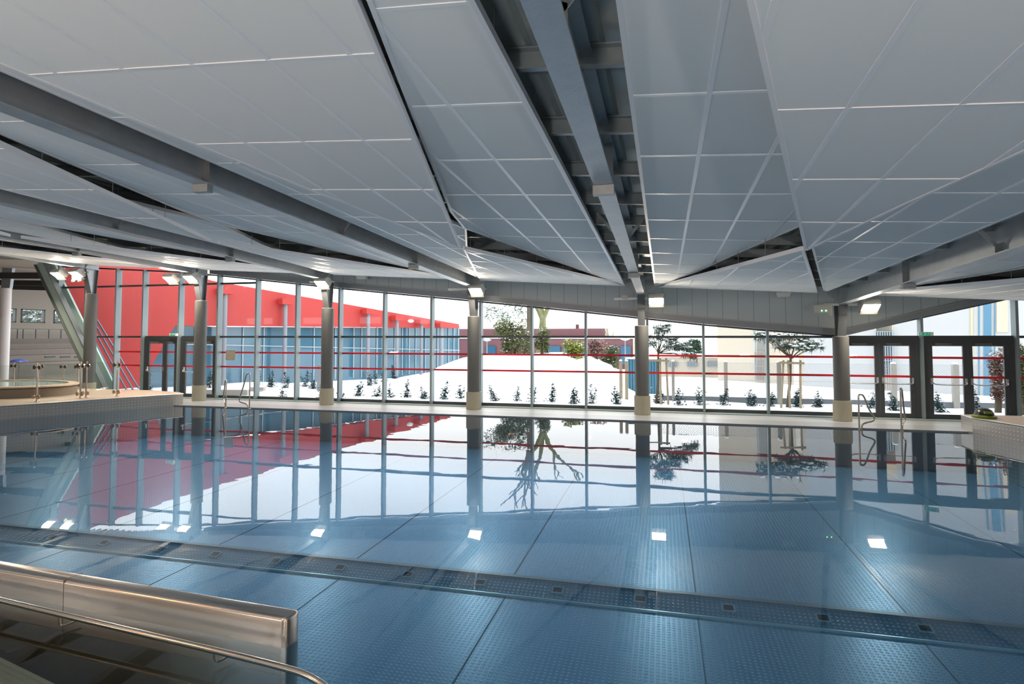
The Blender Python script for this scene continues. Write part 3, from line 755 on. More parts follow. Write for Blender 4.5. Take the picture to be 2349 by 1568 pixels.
# white column and diagonal brace at the end of the hall
p = atZ(5, 872, .0)
o = empty('column', (p.x, p.y, 0), 'white round column with steel bracket head at the left edge of the photo', 'column')
zc = atT(5, 661, p.y).z
MB().lathe([(.25, 0), (.25, zc)], (p.x, p.y, 0), 32).build('casing', white_m, o, smooth=True)
q0 = atT(2, 661, p.y); q1 = atT(22, 661, p.y); q2 = atT(28, 615, p.y); q3 = atT(75, 606, p.y); q4 = atT(6, 600, p.y)
MB().prism([q0, q1, q2, q3, q4], (0, .15, 0)).build('bracket_head', galv_m, o)
def ibar(a, b, w, d, name, label, cat, m=galv_m):
    o = empty(name, a, label, cat); a = Vector(a); b = Vector(b)
    MB().bar(a, b, .02, d*.9, up=(1, 0, 0)).build('web', mat('mint_web', (.42, .52, .49), .4, metal=.2), o)
    u = Vector((1, 0, 0)); dd = (b-a).normalized(); sd = dd.cross(u).normalized(); u = sd.cross(dd).normalized()
    for k in (-1, 1): MB().bar(a+u*(k*d/2), b+u*(k*d/2), w, .02, up=(1, 0, 0)).build('flange', mat('dark_flange', (.13, .145, .145), .45, metal=.3), o)
T2 = 18.05
ibar(atT(92, 600, T2), atT(238, 905, T2), .22, .42, 'diagonal_brace', 'dark-edged diagonal steel brace leaning at the left end of the glazing', 'brace')
# sloped end glazing beside the brace
o = empty('sloped_glazing', atT(120, 606, TF), 'pale sloped end board of the glazing with blue bars behind the leftmost column', 'glazing')
A0, A1, B0, B1 = atT(106, 604, TF), atT(124, 604, TF), atT(268, 896, TF), atT(246, 896, TF)
MB().prism([A0, A1, B0, B1], (0, .08, 0)).build('mint_board', mat('mint_board', (.40, .55, .52), .4), o)
for (x0, y0, x1, y1) in ((138, 622, 276, 900), (152, 640, 292, 897), (160, 642, 305, 893), (166, 640, 318, 890)):
    MB().bar(atT(x0, y0, 19.7), atT(x1, y1, 19.7), .05, .045).build('blue_bar', mat('steel_blue_bar', (.13, .19, .27), .4), o)

# grandstand hall beyond
S0 = -42.0
def zS(x, y, s=S0): return atS(x, y, s)
wz0, wz1 = zS(75, 740).z, zS(75, 709).z
wt = [(zS(0, 700).y, zS(38, 700).y), (zS(49, 700).y, zS(104, 700).y), (zS(124, 700).y, zS(172, 700).y)]
wl = MB(); ts = [-9.0]
for a, b in wt: ts += [a, b]
ts.append(43.0)
wl.box(S0-.3, S0, -9, 43, wz1, 8); wl.box(S0-.3, S0, -9, 43, -.5, wz0)
for i in range(0, len(ts), 2): wl.box(S0-.3, S0, ts[i], ts[i+1], wz0, wz1)
structure('wall_left', wl, interior_m)
for a, b in wt:
    n_w += 1; r = empty('window_%d' % n_w, (S0-.1, (a+b)/2, wz0), kind='structure')
    f = MB()
    for bx in ((a, a+.08, wz0, wz1), (b-.08, b, wz0, wz1), (a, b, wz0, wz0+.07), (a, b, wz1-.07, wz1)): f.box(S0-.18, S0+.03, *bx)
    f.build('window_frame', framed_m, r)
    MB().add([(S0-.1, a, wz0), (S0-.1, b, wz0), (S0-.1, b, wz1), (S0-.1, a, wz1)], [(0, 1, 2, 3)]).build('glass_pane', glass_m, r)
g = MB()
steps = [(-40.4, 776), (-38.9, 787), (-37.4, 800), (-36.0, 813), (-34.6, 830)]
prev = S0+.03
for i, (s_, y_) in enumerate(steps):
    z = atS(120, y_, s_).z; g.box(prev, s_, 19.5, 42.5, -.5, z); prev = s_
g = tag(g.build('grandstand', brown_m), 'stepped brown grandstand seating beyond the diagonal brace at the left', 'grandstand')
structure('wall_far', MB().box(-42, -37.2, 42.6, 42.9, -.5, 8), interior_m)
sf = MB(); sf.prism([(-42, 19.0, 6.3), (-24.2, 19.0, 5.3), (-26.5, 22.5, 5.3), (-38, 43, 6.3), (-42, 43, 6.5)], (0, 0, .2)); structure('ceiling_stand', sf, interior_m)
for i, t in enumerate((22.5, 26.5, 30.5, 34.5)):
    tag(MB().bar((S0, t, 5.5), (-24.5-(t-19)*.65, t, 5.1), .2, .3).build('roof_truss', dark_m), ['dark roof beam over the grandstand, nearest', 'dark roof beam over the grandstand, second nearest', 'dark roof beam over the grandstand, third', 'dark roof beam over the grandstand, farthest'][i], 'beam', 'beams over the grandstand')
structure('floor_stand', MB().prism([(-42, 12, -.45), (-26.0, 12, -.45), (-22.3, 18.4, -.45), (-38, 43, -.45), (-42, 43, -.45)], (0, 0, .43)), mat('stand_floor', (.34, .30, .25), .4))
gr = empty('gallery_railing', (-40.4, 24, atS(120, 776, -40.4).z), 'thin glass gallery railing under the small windows at the far left', 'railing')
zz = atS(120, 776, -40.4).z
for k, x in enumerate((21, 40, 53, 82, 112, 140, 168)):
    p = atS(x, 765, -40.4); MB().box(p.x-.02, p.x+.02, p.y-.02, p.y+.02, zz, zz+.62).build('post', framed_m, gr)
MB().bar((-40.4, 20, zz+.62), (-40.4, 42, zz+.62), .03, .03).build('top_rail', framed_m, gr)
MB().add([(-40.4, 20, zz+.05), (-40.4, 42, zz+.05), (-40.4, 42, zz+.58), (-40.4, 20, zz+.58)], [(0, 1, 2, 3)]).build('railing_glass', bal_m, gr)
for x, y, l in ((115, 837, 'left'), (150, 837, 'middle'), (182, 837, 'right')):
    p = atS(x, 818, -34.58); v = MB(); v.box(-34.62, -34.56, p.y-.3, p.y+.3, p.z-.05, p.z+.04)
    tag(v.build('air_vent', framed_m), f'small dark slot vent in the front of the grandstand, {l} of three', 'vent', 'slot vents in the grandstand front')

# ------------------------------------------------------------------ outside: ground and snow mound
prof = [(640, 905), (760, 900), (860, 884), (930, 871), (990, 856), (1015, 838), (1060, 820), (1130, 815), (1200, 817), (1290, 814), (1320, 826), (1350, 820), (1385, 834), (1418, 846)]
PRO = []
for x, y in prof:
    p = atT(x, y, 28.0); PRO.append((p.x, p.z))
PRO = [(PRO[0][0]-.5, -.12)]+PRO[1:]+[(PRO[-1][0]+.35, -.12)]
def sm(a, b, x):
    x = max(0, min(1, (x-a)/(b-a))); return x*x*(3-2*x)
def ground(s, t):
    base = -.12+.03*sin(s*1.3)*sin(t*.9)
    # the crest profile is laid along rays through s/t so the mound keeps its shape from the window side
    sp = s+(t-28)*.12
    if sp <= PRO[0][0] or sp >= PRO[-1][0]: h = -.12
    else: h = interp(PRO, sp)
    k = sm(21.5, 28, t)*(1-sm(33, 38, t))
    if -5.6 < sp: pass
    return base+(h+.12)*k+(.25*sm(24, 30, t)*sm(0.5, 4, s) if s > .5 else 0)*(1-sm(31, 36, t))*.6
mb = MB(); vs = []
xs = [-60+.5*i for i in range(0, 221)]; ys = [TF+.25+.35*j for j in range(0, 60)]+[40, 45, 55, 80, 140]
for y in ys:
    for x in xs: vs.append((x*(1 if y < 55 else y/45), y, ground(x, y) if y < 40 else -.3))
nx = len(xs)
mb.add(vs, [(j*nx+i, j*nx+i+1, (j+1)*nx+i+1, (j+1)*nx+i) for j in range(len(ys)-1) for i in range(nx-1)])
gobj = structure('ground_snow', mb, snow_m, smooth=True)
structure('ground_ledge', MB().box(-60, 50, TF+.06, TF+.3, -.6, -.1), snow_m)

# ------------------------------------------------------------------ foliage
def leafquad(mb, p, size, rnd, flat=.5):
    a = rnd.uniform(0, 2*pi); tilt = rnd.uniform(-1, 1)
    u = Vector((cos(a), sin(a), rnd.uniform(-.6, .6))).normalized(); v = u.cross(Vector((rnd.uniform(-1, 1), rnd.uniform(-1, 1), 1)).normalized()).normalized()
    l = size; w_ = size*.45
    mb.add([p-u*l*.5, p+v*w_*.5, p+u*l*.5, p-v*w_*.5], [(0, 1, 2, 3)])
def young_plant(x, y, h, label, lean=0., seed=1, t=None, w=.30):
    h *= 1.12; w *= .75
    r = random.Random(seed); p = atZ(x, y, -.13)
    if t: 
        q = atT(x, y, t); p = Vector((q.x, q.y, q.z))
    p.z = ground(p.x, p.y)
    o = empty('young_shrub', p, label, 'shrub', 'young shrubs planted in the snow')
    st = MB(); lf = MB(); sn = MB()
    for k in range(r.randint(3, 5)):
        top = p+Vector((r.uniform(-w, w)*.55+lean*h*.35, r.uniform(-w, w)*.4, h*(1 if k == 0 else r.uniform(.45, .8))))
        mid = (p+top)/2+Vector((r.uniform(-.04, .04), 0, 0))
        path = [p, mid, top]; st.tube(path, .008, 4, r2=.004)
        nl = int(70*h/.5*(1 if k == 0 else .7))
        for i in range(nl):
            u = r.random()**1.15; q = p*(1-u)**2+mid*2*u*(1-u)+top*u*u
            sp = .085*(1-u)+.022
            q = q+Vector((r.gauss(0, sp), r.gauss(0, sp*.7), r.gauss(0, .03)))
            q.z = max(q.z, p.z+.03)
            (lf if r.random() < .8 else sn).add([], [])
            leafquad(lf if r.random() < .95 else sn, q, r.uniform(.075, .115), r)
    st.build('stems', bark_m, o); lf.build('leaves', leaf_m, o); sn.build('snow_clumps', snow_m, o)
PLANTS = []
front = [(736, 926, .55), (648, 912, .36), (779, 918, .3), (822, 908, .5), (863, 910, .42), (895, 912, .48), (933, 912, .62), (972, 915, .40), (1018, 916, .6), (1057, 914, .45), (1137, 920, .52), (1184, 920, .48),
         (1221, 923, .62), (1266, 922, .62), (1316, 926, .52), (1358, 926, .62), (1415, 927, .55), (1510, 925, .45), (1556, 930, .50), (1605, 930, .55), (1658, 930, .52), (1722, 931, .50), (1766, 931, .46), (1828, 933, .62),
         (1875, 934, .46), (1996, 938, .5), (2050, 942, .5), (2160, 946, .52), (2237, 945, .62), (2345, 950, .5)]
between = ['left of the column before the red building, by the ladder', 'just left of the leafy shrub near the low wall', 'just right of the column before the red building', 'with dense leaves right of the column before the red building',
 'thin-stemmed, before a mullion under the red wall', 'just right of a mullion under the red eaves', 'tall pointed one in the pane under the red posts', 'low and spread before the next mullion', 'tall slim one left of the mound column', 'small one next to the mound column',
 'leaning one just right of the mound column', 'upright one in the pane below the olive bush', 'tall one behind a mullion below the olive bush', 'slim one below the big tree trunks', 'bushy one left of the mullion under the yellow bush', 'slim one just right of the mullion under the yellow bush',
 'before the timber posts left of the centre column', 'just right of the centre column by the staked pine', 'below the snowy pine crown', 'at the mullion right of the snowy pine', 'bushy one before the tall fence post', 'wide one left of the next mullion', 'at the mullion left of the second staked pine', 'tall twiggy one beside the stake frame',
 'rounded one just left of the thick column', 'right of the thick column behind the first door leaf', 'in the second leaf of the right doors', 'bent one in the third leaf of the right doors', 'tall one in the last leaf of the right doors', 'at the right edge of the photo']
for i, ((x, y, h), b) in enumerate(zip(front, between)):
    young_plant(x, y, h, 'young shrub in the snow, '+b, lean=(-1 if x in (2160, 1137) else .2), seed=i+3, w=.25 if h > .55 else .36)
back = [(547, 878), (590, 882), (604, 872), (622, 880), (655, 878), (700, 873), (718, 874), (737, 870), (848, 868), (862, 866), (882, 862), (905, 858), (340, 905), (480, 890)]
bl = ['far one left of the tall ladder', 'far one beside the ladder loop', 'far one at the base of the second grey post', 'far one just right of the second grey post', 'far one against the blue glazing', 'far one at the foot of the glazing, left of the column', 'far one touching the next, left of the column', 'far one nearest the column before the red building',
      'far one right of the mullion on the slope', 'far one on the slope under the red posts', 'far one, snow-laden, left of the mound', 'far one highest up the slope', 'behind the left doors', 'between the left doors and the mullion']
for i, ((x, y), b) in enumerate(zip(back, bl)):
    young_plant(x, y, .75, 'snow-dusted shrub, '+b, seed=50+i, w=.45)

def bush(x0, x1, y0, y1, t, m, label, n, leaf, seed, trunk=True, name='bush', cat='bush', snow=.12, core=.55):
    n = int(n*1.7); leaf *= 1.25
    r = random.Random(seed)
    a = atT(x0, y1, t); b = atT(x1, y0, t); c = (a+b)/2; hw = abs(b.x-a.x)/2; hh = (b.z-a.z)/2
    o = empty(name, (c.x, t, a.z), label, cat)
    lf = MB(); sn = MB()
    lobes = [(Vector((r.uniform(-.6, .6)*hw, r.uniform(-.5, .5)*hw, r.uniform(-.6, .7)*hh)), r.uniform(.3, .6)) for _ in range(16)]
    for i in range(n):
        L, q = r.choice(lobes)
        v = Vector((r.gauss(0, 1), r.gauss(0, 1), r.gauss(0, 1))).normalized()*(r.random()**.4)*q
        p = Vector((c.x, t, c.z))+L+Vector((v.x*hw, v.y*hw, v.z*hh))
        leafquad(sn if (r.random() < snow and v.z > 0) else lf, p, leaf*r.uniform(.7, 1.3), r)
    lf.build('leaves', m, o)
    if sn.v: sn.build('snow_clumps', snow_m, o)
    if name == 'conifer': MB().tube([(c.x, t, -.35), (c.x, t, c.z)], .15, 8, r2=.06).build('trunk', bark_m, o)
    if trunk and name != 'conifer':
        st = MB()
        for k in range(6):
            st.tube([(c.x+r.uniform(-.1, .1), t, a.z-.3), (c.x+r.uniform(-.4, .4)*hw, t+r.uniform(-.3, .3)*hw, c.z), (c.x+r.uniform(-.8, .8)*hw, t+r.uniform(-.5, .5)*hw, c.z+hh*.6)], .05, 5, r2=.015)
        st.build('branches', bark_m, o)
bush(1133, 1222, 727, 830, 29.5, olive_m, 'tall olive evergreen bush on the snow mound below the big tree', 3200, .11, 1, cat='bush')
bush(1222, 1262, 745, 822, 30.5, olive_m, 'smaller dusty olive bush right of the tall one on the mound', 1300, .11, 2)
bush(1282, 1348, 780, 832, 29.0, yell_m, 'yellow-green bush on the mound right of the mullion', 1500, .12, 3)
bush(1344, 1392, 778, 828, 30.0, pink_m, 'russet leafless bush on the mound', 1200, .09, 4)
bush(1375, 1425, 790, 848, 30.5, olive_m, 'grey-green bush at the right end of the mound', 1300, .10, 5)
bush(1572, 1612, 778, 818, 44, needle_m, 'dark dense conifer far behind the low cream building', 1200, .25, 6, name='conifer', cat='tree')
bush(2268, 2312, 790, 930, 21.5, pink_m, 'reddish twiggy bush behind the last door leaf at the right', 1500, .07, 7)
bush(2322, 2372, 780, 940, 21.0, olive_m, 'leafy green bush cut by the right edge of the photo', 2200, .08, 8)

bush(0, 62, 700, 752, 38, needle_m, 'snowy blue-green conifer outside the leftmost small window of the grandstand', 1500, .22, 31, name='conifer', cat='tree', snow=.5)
bush(50, 125, 696, 752, 39, needle_m, 'snowy blue-green conifer outside the middle small window of the grandstand', 1900, .22, 32, name='conifer', cat='tree', snow=.5)
bush(118, 190, 700, 752, 38.5, needle_m, 'snowy blue-green conifer outside the small window by the brace', 1500, .22, 33, name='conifer', cat='tree', snow=.5)

def branchy(x, y0, y1, t, w, label, seed, m, n, r0, name='tree', foliage=None):
    r = random.Random(seed); a = atT(x, y0, t); b = atT(x, y1, t); a.z = ground(a.x, t)-.02 if t < 40 else -.3
    o = empty(name, a, label, 'tree'); mb = MB()
    def grow(p, d, L, rad, lev):
        q = p+d*L; mid = (p+q)/2+Vector((r.uniform(-.05, .05), r.uniform(-.05, .05), 0))*L
        mb.tube([p, mid, q], rad, 5, r2=rad*.65)
        if lev == 0: return [q]
        e = []
        for _ in range(r.choice((2, 3))):
            nd = (d+Vector((r.uniform(-.75, .75), r.uniform(-.6, .6), r.uniform(-.05, .35)))).normalized()
            e += grow(q, nd, L*r.uniform(.55, .8), rad*.55, lev-1)
        return e
    H = (b.z-a.z); ends = grow(a, Vector((w, 0, 1)).normalized(), H*(.62 if t == 33 else .42), r0, n)
    mb.build('trunk_and_branches', m, o)
    if foliage:
        f = MB(); sn = MB()
        for e in foliage[1]:
            pass
        for (fx, fy, fw, fh, cnt) in foliage[1]:
            c = atT(fx, fy, t)
            kx = t/1372*1.03
            for i in range(cnt):
                p = c+Vector((r.gauss(0, fw*kx*.4), r.gauss(0, .5), r.gauss(0, fh*kx*.4)))
                leafquad(f if r.random() < .85 else sn, p, foliage[2]*r.uniform(.6, 1.3), r)
        f.build('needles', foliage[0], o)
        if sn.v: sn.build('snow_clumps', snow_m, o)
FOL = [(1125, 707, 30, 10, 160), (1145, 718, 34, 12, 220), (1120, 728, 22, 8, 90), (1160, 728, 36, 14, 260), (1190, 712, 26, 14, 200), (1178, 700, 50, 8, 150), (1205, 730, 14, 10, 60)]
branchy(1216, 800, 640, 33, -.02, 'tall grey-trunked pine behind the mound, left one of the two big trees', 11, bark_m, 3, .22, foliage=(needle_m, FOL, .16))
branchy(1240, 790, 620, 34, .06, 'tall mossy green forked tree right of the grey trunk', 12, barkg_m, 4, .30)
branchy(740, 735, 650, 60, 0, 'bare leafless tree behind the red roof', 13, bark_m, 4, .16)
branchy(1408, 790, 752, 50, 0, 'small bare tree behind the dark red hall end', 14, bark_m, 4, .09)

def staked_pine(x, ybase, xt, ytop, t, crown, label, seed):
    r = random.Random(seed); a = atT(x, ybase, t); a.z = ground(a.x, a.y); top = atT(xt, ytop, t)
    o = empty('staked_pine', a, label, 'tree'); mb = MB()
    mid = (a+top)/2; mb.tube([a, mid+Vector((.03, 0, 0)), top], .055, 8, r2=.035)
    f = MB(); sn = MB()
    kx = t/1372*1.03
    for (cx_, cy_, w_, h_) in crown:
        c = atT(cx_, cy_, t+r.uniform(-.3, .3))
        mb.tube([top-Vector((0, 0, .15)), (top+c)/2+Vector((0, 0, -.03)), c], .02, 5, r2=.008)
        for i in range(int(26*w_/20)):
            q = c+Vector((r.uniform(-w_, w_)*kx*.5, r.uniform(-.35, .35), r.gauss(0, h_*kx*.25)))
            for k in range(9):
                d = Vector((r.gauss(0, 1), r.gauss(0, .8), r.gauss(0.1, .5))).normalized()*r.uniform(.14, .24)
                s_ = d.cross(Vector((0, 0, 1))).normalized()*.014
                f.add([q-s_, q+s_, q+d], [(0, 1, 2)])
            if r.random() < .45:
                w0 = r.uniform(.05, .1)
                sn.lathe([(w0*.3, -.0), (w0, .012), (w0*.7, .035), (w0*.2, .045)], q+Vector((0, 0, .03)), 7)
    mb.build('trunk_and_branches', bark_m, o); f.build('needles', needle_m, o); sn.build('snow_clumps', snow_m, o)
staked_pine(1506, 910, 1510, 800, 21.6, [(1500, 775, 30, 12), (1520, 760, 34, 12), (1535, 778, 40, 10), (1552, 790, 40, 12), (1566, 800, 36, 12), (1495, 790, 24, 10), (1580, 815, 28, 8), (1530, 747, 22, 6), (1512, 752, 24, 10), (1545, 798, 40, 8), (1590, 820, 16, 6)],
            'snow-laden pine tied to a stake frame right of the centre column', 21)
staked_pine(1806, 914, 1814, 812, 21.6, [(1750, 775, 30, 9), (1775, 780, 36, 9), (1800, 772, 40, 10), (1830, 778, 44, 10), (1858, 788, 38, 10), (1872, 798, 24, 8), (1796, 796, 34, 10), (1822, 795, 34, 9), (1842, 800, 30, 8), (1745, 765, 22, 6), (1760, 770, 22, 6)],
            'snow-laden pine tied to a stake frame left of the thick column', 22)
def stake_frame(px, yb, yt, bar, t, label):
    o = empty('stake_frame', atT(px[0][0], yb, t), label, 'tree stake')
    for (xb, xt) in px:
        a = atT(xb, yb, t); b = atT(xt, yt, t); a.z = ground(a.x, a.y)-.1
        MB().tube([a, b], .035, 8).build('post', wood_m, o)
    a = atT(bar[0], bar[1], t-.06); b = atT(bar[2], bar[3], t-.06); MB().bar(a, b, .05, .07).build('cross_bar', wood_m, o)
stake_frame([(1516, 1514), (1533, 1528)], 914, 821, (1488, 826, 1535, 827), 21.3, 'round timber stake frame around the pine right of the centre column')
stake_frame([(1791, 1797), (1836, 1836), (1812, 1808)], 917, 826, (1786, 831, 1845, 833), 21.3, 'round timber stake frame around the pine left of the thick column')

# ------------------------------------------------------------------ fence
TFN = 22.6
fposts = [(1424, 'timber fence post next to the mound, left of a close pair', wood_m, .055), (1437, 'timber fence post next to the mound, right of a close pair', wood_m, .055), (1544, 'pale fence post right of the first staked pine', conc_m, .05), (1665, 'fence post standing before the cream corner building', conc_m, .06),
          (1787, 'fence post left of the second stake frame', conc_m, .07), (2050, 'concrete fence post seen through the second leaf of the right doors', conc_m, .08), (2192, 'concrete fence post seen through the third leaf of the right doors', conc_m, .085)]
fz = 1.27
for x, l, m, r_ in fposts:
    p = atT(x, 850, TFN); o = empty('fence_post', (p.x, TFN, -.1), l, 'fence post', 'posts of the wire fence')
    MB().box(p.x-r_, p.x+r_, TFN-r_+.04, TFN+r_+.04, -.3, fz+.03).build('post', m, o, bevel=.01)
    MB().lathe([(r_*1.1, 0), (r_*1.0, .03), (r_*.5, .055), (.01, .06)], (p.x, TFN+.04, fz+.03), 12).build('snow_cap', snow_m, o, smooth=True)
fa = atT(1518, 850, TFN).x; fb = atT(2349, 850, TFN).x+3
o = empty('wire_fence', (fa, TFN, 0), 'diamond mesh wire fence behind the snowy strip at the right', 'fence')
mb = MB(); pch = .085; H = fz-.05
nq = int((fb-fa+H)/pch)
for i in range(nq):
    for sg in (1, -1):
        x0 = fa-H+i*pch if sg == 1 else fa+i*pch
        za, zb = 0.05, fz
        xa, xb = (x0, x0+H) if sg == 1 else (x0, x0-H)
        # clip to [fa, fb]
        if sg == 1:
            if xa < fa: za += fa-xa; xa = fa
            if xb > fb: zb -= xb-fb; xb = fb
        else:
            if xb < fa: zb -= fa-xb; xb = fa
            if xa > fb: za += xa-fb; xa = fb
        if zb-za > .02: mb.tube([(xa, TFN, za), (xb, TFN+.004*sg, zb)],   .0036, 3, caps=False)
mb.build('diamond_mesh', wire_m, o)
mb = MB()
for z in (fz, .66, .1): mb.tube([(fa, TFN, z), (fb, TFN, z)], .004, 4)
mb.build('line_wire', wire_m, o)
MB().box(fa, fb, TFN+.02, TFN+.08, -.2, .06).build('gravel_board', mat('gravel_board', (.16, .18, .20), .7), o)
# blue container behind the timber posts
p = atT(1437, 823, 25); q = atT(1500, 905, 25)
c = MB(); n = 12
for k in range(n*3):
    x0 = p.x+(1.3)*k/(n*3); c.box(x0, x0+1.3/(n*3)+.001, 25+(.05 if k % 3 == 0 else 0), 25.6, -.2, p.z)
o = empty('blue_container', (p.x, 25, -.1), 'ribbed blue container behind the centre column', 'container'); c.build('ribbed_body', mat('container_blue', (.05, .17, .25), .5), o); MB().box(p.x-.03, p.x+1.33, 24.97, 25.7, p.z, p.z+.05).build('snow_on_top', snow_m, o)

# ------------------------------------------------------------------ red building
RA, RB = atZ(330, 890, -.1), atZ(1053, 848, -.1)
dirn = (RB-RA).normalized(); back_n = Vector((-dirn.y, dirn.x, 0))
if back_n.y < 0: back_n = -back_n
def R(x, y, off=0.):
    p = atL(x, y, RA, RB); return p+back_n*off
o = empty('red_building', (RA.x, RA.y, -.1), 'long red clad building with glazed ground floor across the snowy yard', 'building')
def Rp(x, y, d=0.): return atL(x, y, RA-back_n*d, RB-back_n*d)
pts = [Rp(150, 566, .5), Rp(495, 645, .5), Rp(600, 663, .5), Rp(1053, 743, .5), Rp(1053, 752, .5), Rp(480, 747, .5), Rp(402, 746, .5), Rp(318, 888, .5), Rp(262, 893, .5), Rp(150, 650, .5)]
MB().prism(pts, back_n*.45).build('red_wall', redb_m, o)
gl = [R(330, 748), R(1053, 752), R(1053, 860), R(330, 893)]
MB().prism(gl, back_n*.1).build('glazing', bglass_m, o)
mz = MB()
for x in (447, 506, 557, 605, 655, 720, 769, 811, 829, 864, 885, 905, 922, 938, 953, 975, 990, 1003, 1015, 1028, 1040, 1050):
    a = R(x, 749, -.04); b = R(x, 749, -.04); b.z = -.2; mz.bar(a, b, .05, .05, up=back_n)
a, b = R(420, 789, -.04), R(1053, 803, -.04); mz.bar(a, b, .04, .05)
mz.build('glazing_bars', gmull_m, o)
side = MB(); e = R(1053, 748); side.prism([Vector((e.x, e.y, -.3)), Vector((e.x, e.y, e.z)), Vector((e.x, e.y, e.z))+back_n*8, Vector((e.x, e.y, -.3))+back_n*8], dirn*.05); side.build('end_glazing', bglass_m, o)
for x, yt, rd in ((517, 672, .14), (655, 696, .14), (845, 718, .14), (911, 733, .14), (967, 742, .14), (1012, 748, .14)):
    a = Rp(x, yt, .85); b = Vector((a.x, a.y, -.2)); MB().tube([b, a], rd*.75, 12).build('round_post', pipe_m, o, smooth=True)
    MB().bar(a+dirn*-.3+Vector((0, 0, .1)), a+dirn*.3+Vector((0, 0, .1)), .5, .3).build('post_bracket', redb_m, o)
lp = Rp(942, 736, .9)
o2 = empty('wall_lamp', lp, 'small round white lamp on the red wall', 'lamp'); MB().lathe([(.02, -.1), (.14, -.08), (.2, 0), (.14, .08), (.02, .1)], lp, 16).build('lamp_dish', white_m, o2, smooth=True)
# low planters by the red building
for i, (x0, x1, y0, y1, l) in enumerate(((455, 570, 893, 906, 'grey low retaining wall in the snow behind the tall ladder'), (575, 607, 887, 896, 'small grey wall stub right of the tall ladder'))):
    a = atZ(x0, y1, -.12); b = atZ(x1, y1, -.12); zt = atL(x1, y0, a, b).z
    mb = MB(); mb.bar(Vector((a.x, a.y, (zt-.12)/2)), Vector((b.x, b.y, (zt-.12)/2)), .25, zt+.12)
    o3 = empty('retaining_wall', a, l, 'wall'); mb.build('wall_body', conc_m, o3); MB().bar(Vector((a.x, a.y, zt+.02)), Vector((b.x, b.y, zt+.02)), .3, .05).build('snow_cap', snow_m, o3)
bp = atZ(733, 895, -.12); tag(MB().box(bp.x-.09, bp.x+.09, bp.y-.09, bp.y+.09, -.12, 1.0).build('service_post', pipe_m), 'grey service post in the snow left of the column before the red building', 'post')

# ------------------------------------------------------------------ dark red hall far behind
o = empty('factory_hall', (atT(1250, 800, 47).x, 47, -1), 'low dark red hall with blue windows behind the snow mound', 'building')
a = atT(1040, 776, 47); b = atT(1452, 776, 47)
MB().box(a.x, b.x, 47, 53, .8, a.z).build('ribbed_wall', hallrib_m, o)
wz = atT(1250, 793, 47).z; MB().box(a.x-.2, b.x, 46.95, 53.1, -1.5, .81).build('lower_wall', hall_m, o)
for x0, x1 in ((1115, 1137), (1240, 1285), (1290, 1340), (1398, 1418), (1424, 1447)):
    c0 = atT(x0, 793, 46.9); c1 = atT(x1, 818, 46.9); MB().box(c0.x, c1.x, 46.85, 46.97, c1.z-.6, c0.z).build('blue_window', hblue_m, o)
MB().box(a.x, b.x+.1, 46.9, 53, a.z, a.z+.10).build('snowy_roof_edge', snow_m, o)
MB().box(b.x, b.x+.25, 46.9, 53, -1.5, a.z).build('pale_corner', cream_m, o)
a = atT(1040, 754, 54); b = atT(1388, 754, 54)
o = empty('factory_block', (b.x, 54, 0), 'taller dark red block rising behind the low hall', 'building')
MB().box(a.x, b.x, 54, 60, -1.5, a.z).build('ribbed_wall', hallrib_m, o); MB().box(b.x, b.x+.3, 54, 60, -1.5, a.z).build('pale_corner', cream_m, o)
c = atT(1324, 745, 56); MB().box(c.x-.14, c.x+.14, 56, 56.3, 2.4, c.z+.05).build('chimney', hall_m, o)
# street lamps
for x, yt, t, l in ((1434, 778, 42, 'thin lamp post with flat round head before the dark red hall, right one'), (1117, 780, 42, 'thin lamp post with flat round head before the dark red hall, beside the mound column')):
    a = atT(x, yt, t); o = empty('lamp_post', (a.x, t, -.5), l, 'lamp post'); MB().tube([(a.x, t, -.5), (a.x, t, a.z)], .04, 6).build('pole', pipe_m, o)
    MB().lathe([(.05, -.1), (.32, .0), (.3, .05), (.05, .12)], (a.x, t, a.z), 16).build('lamp_head', gmull_m, o)

# low cream annex with barred windows
o = empty('annex_building', (atT(1570, 820, 36).x, 36, -1), 'low cream annex with small barred windows behind the fence', 'building')
a = atT(1480, 818, 36); b = atT(1655, 818, 36)
MB().box(a.x, b.x, 36, 40, -1.5, a.z).build('wall', cream_m, o)
MB().box(a.x-.1, b.x, 35.85, 40, a.z, a.z+.1).build('snowy_eave', snow_m, o)
for x0, x1 in ((1532, 1554), (1576, 1600), (1622, 1646)):
    c0 = atT(x0, 829, 35.95); c1 = atT(x1, 840, 35.95)
    w_ = MB().box(c0.x, c1.x, 35.9, 36.01, c1.z, c0.z).build('window', hblue_m, o)
    bb = MB()
    for k in range(7): xx = c0.x+(c1.x-c0.x)*(k+.5)/7; bb.box(xx-.015, xx+.015, 35.86, 35.89, c1.z, c0.z)
    bb.build('window_bars', bwhite_m, w_)

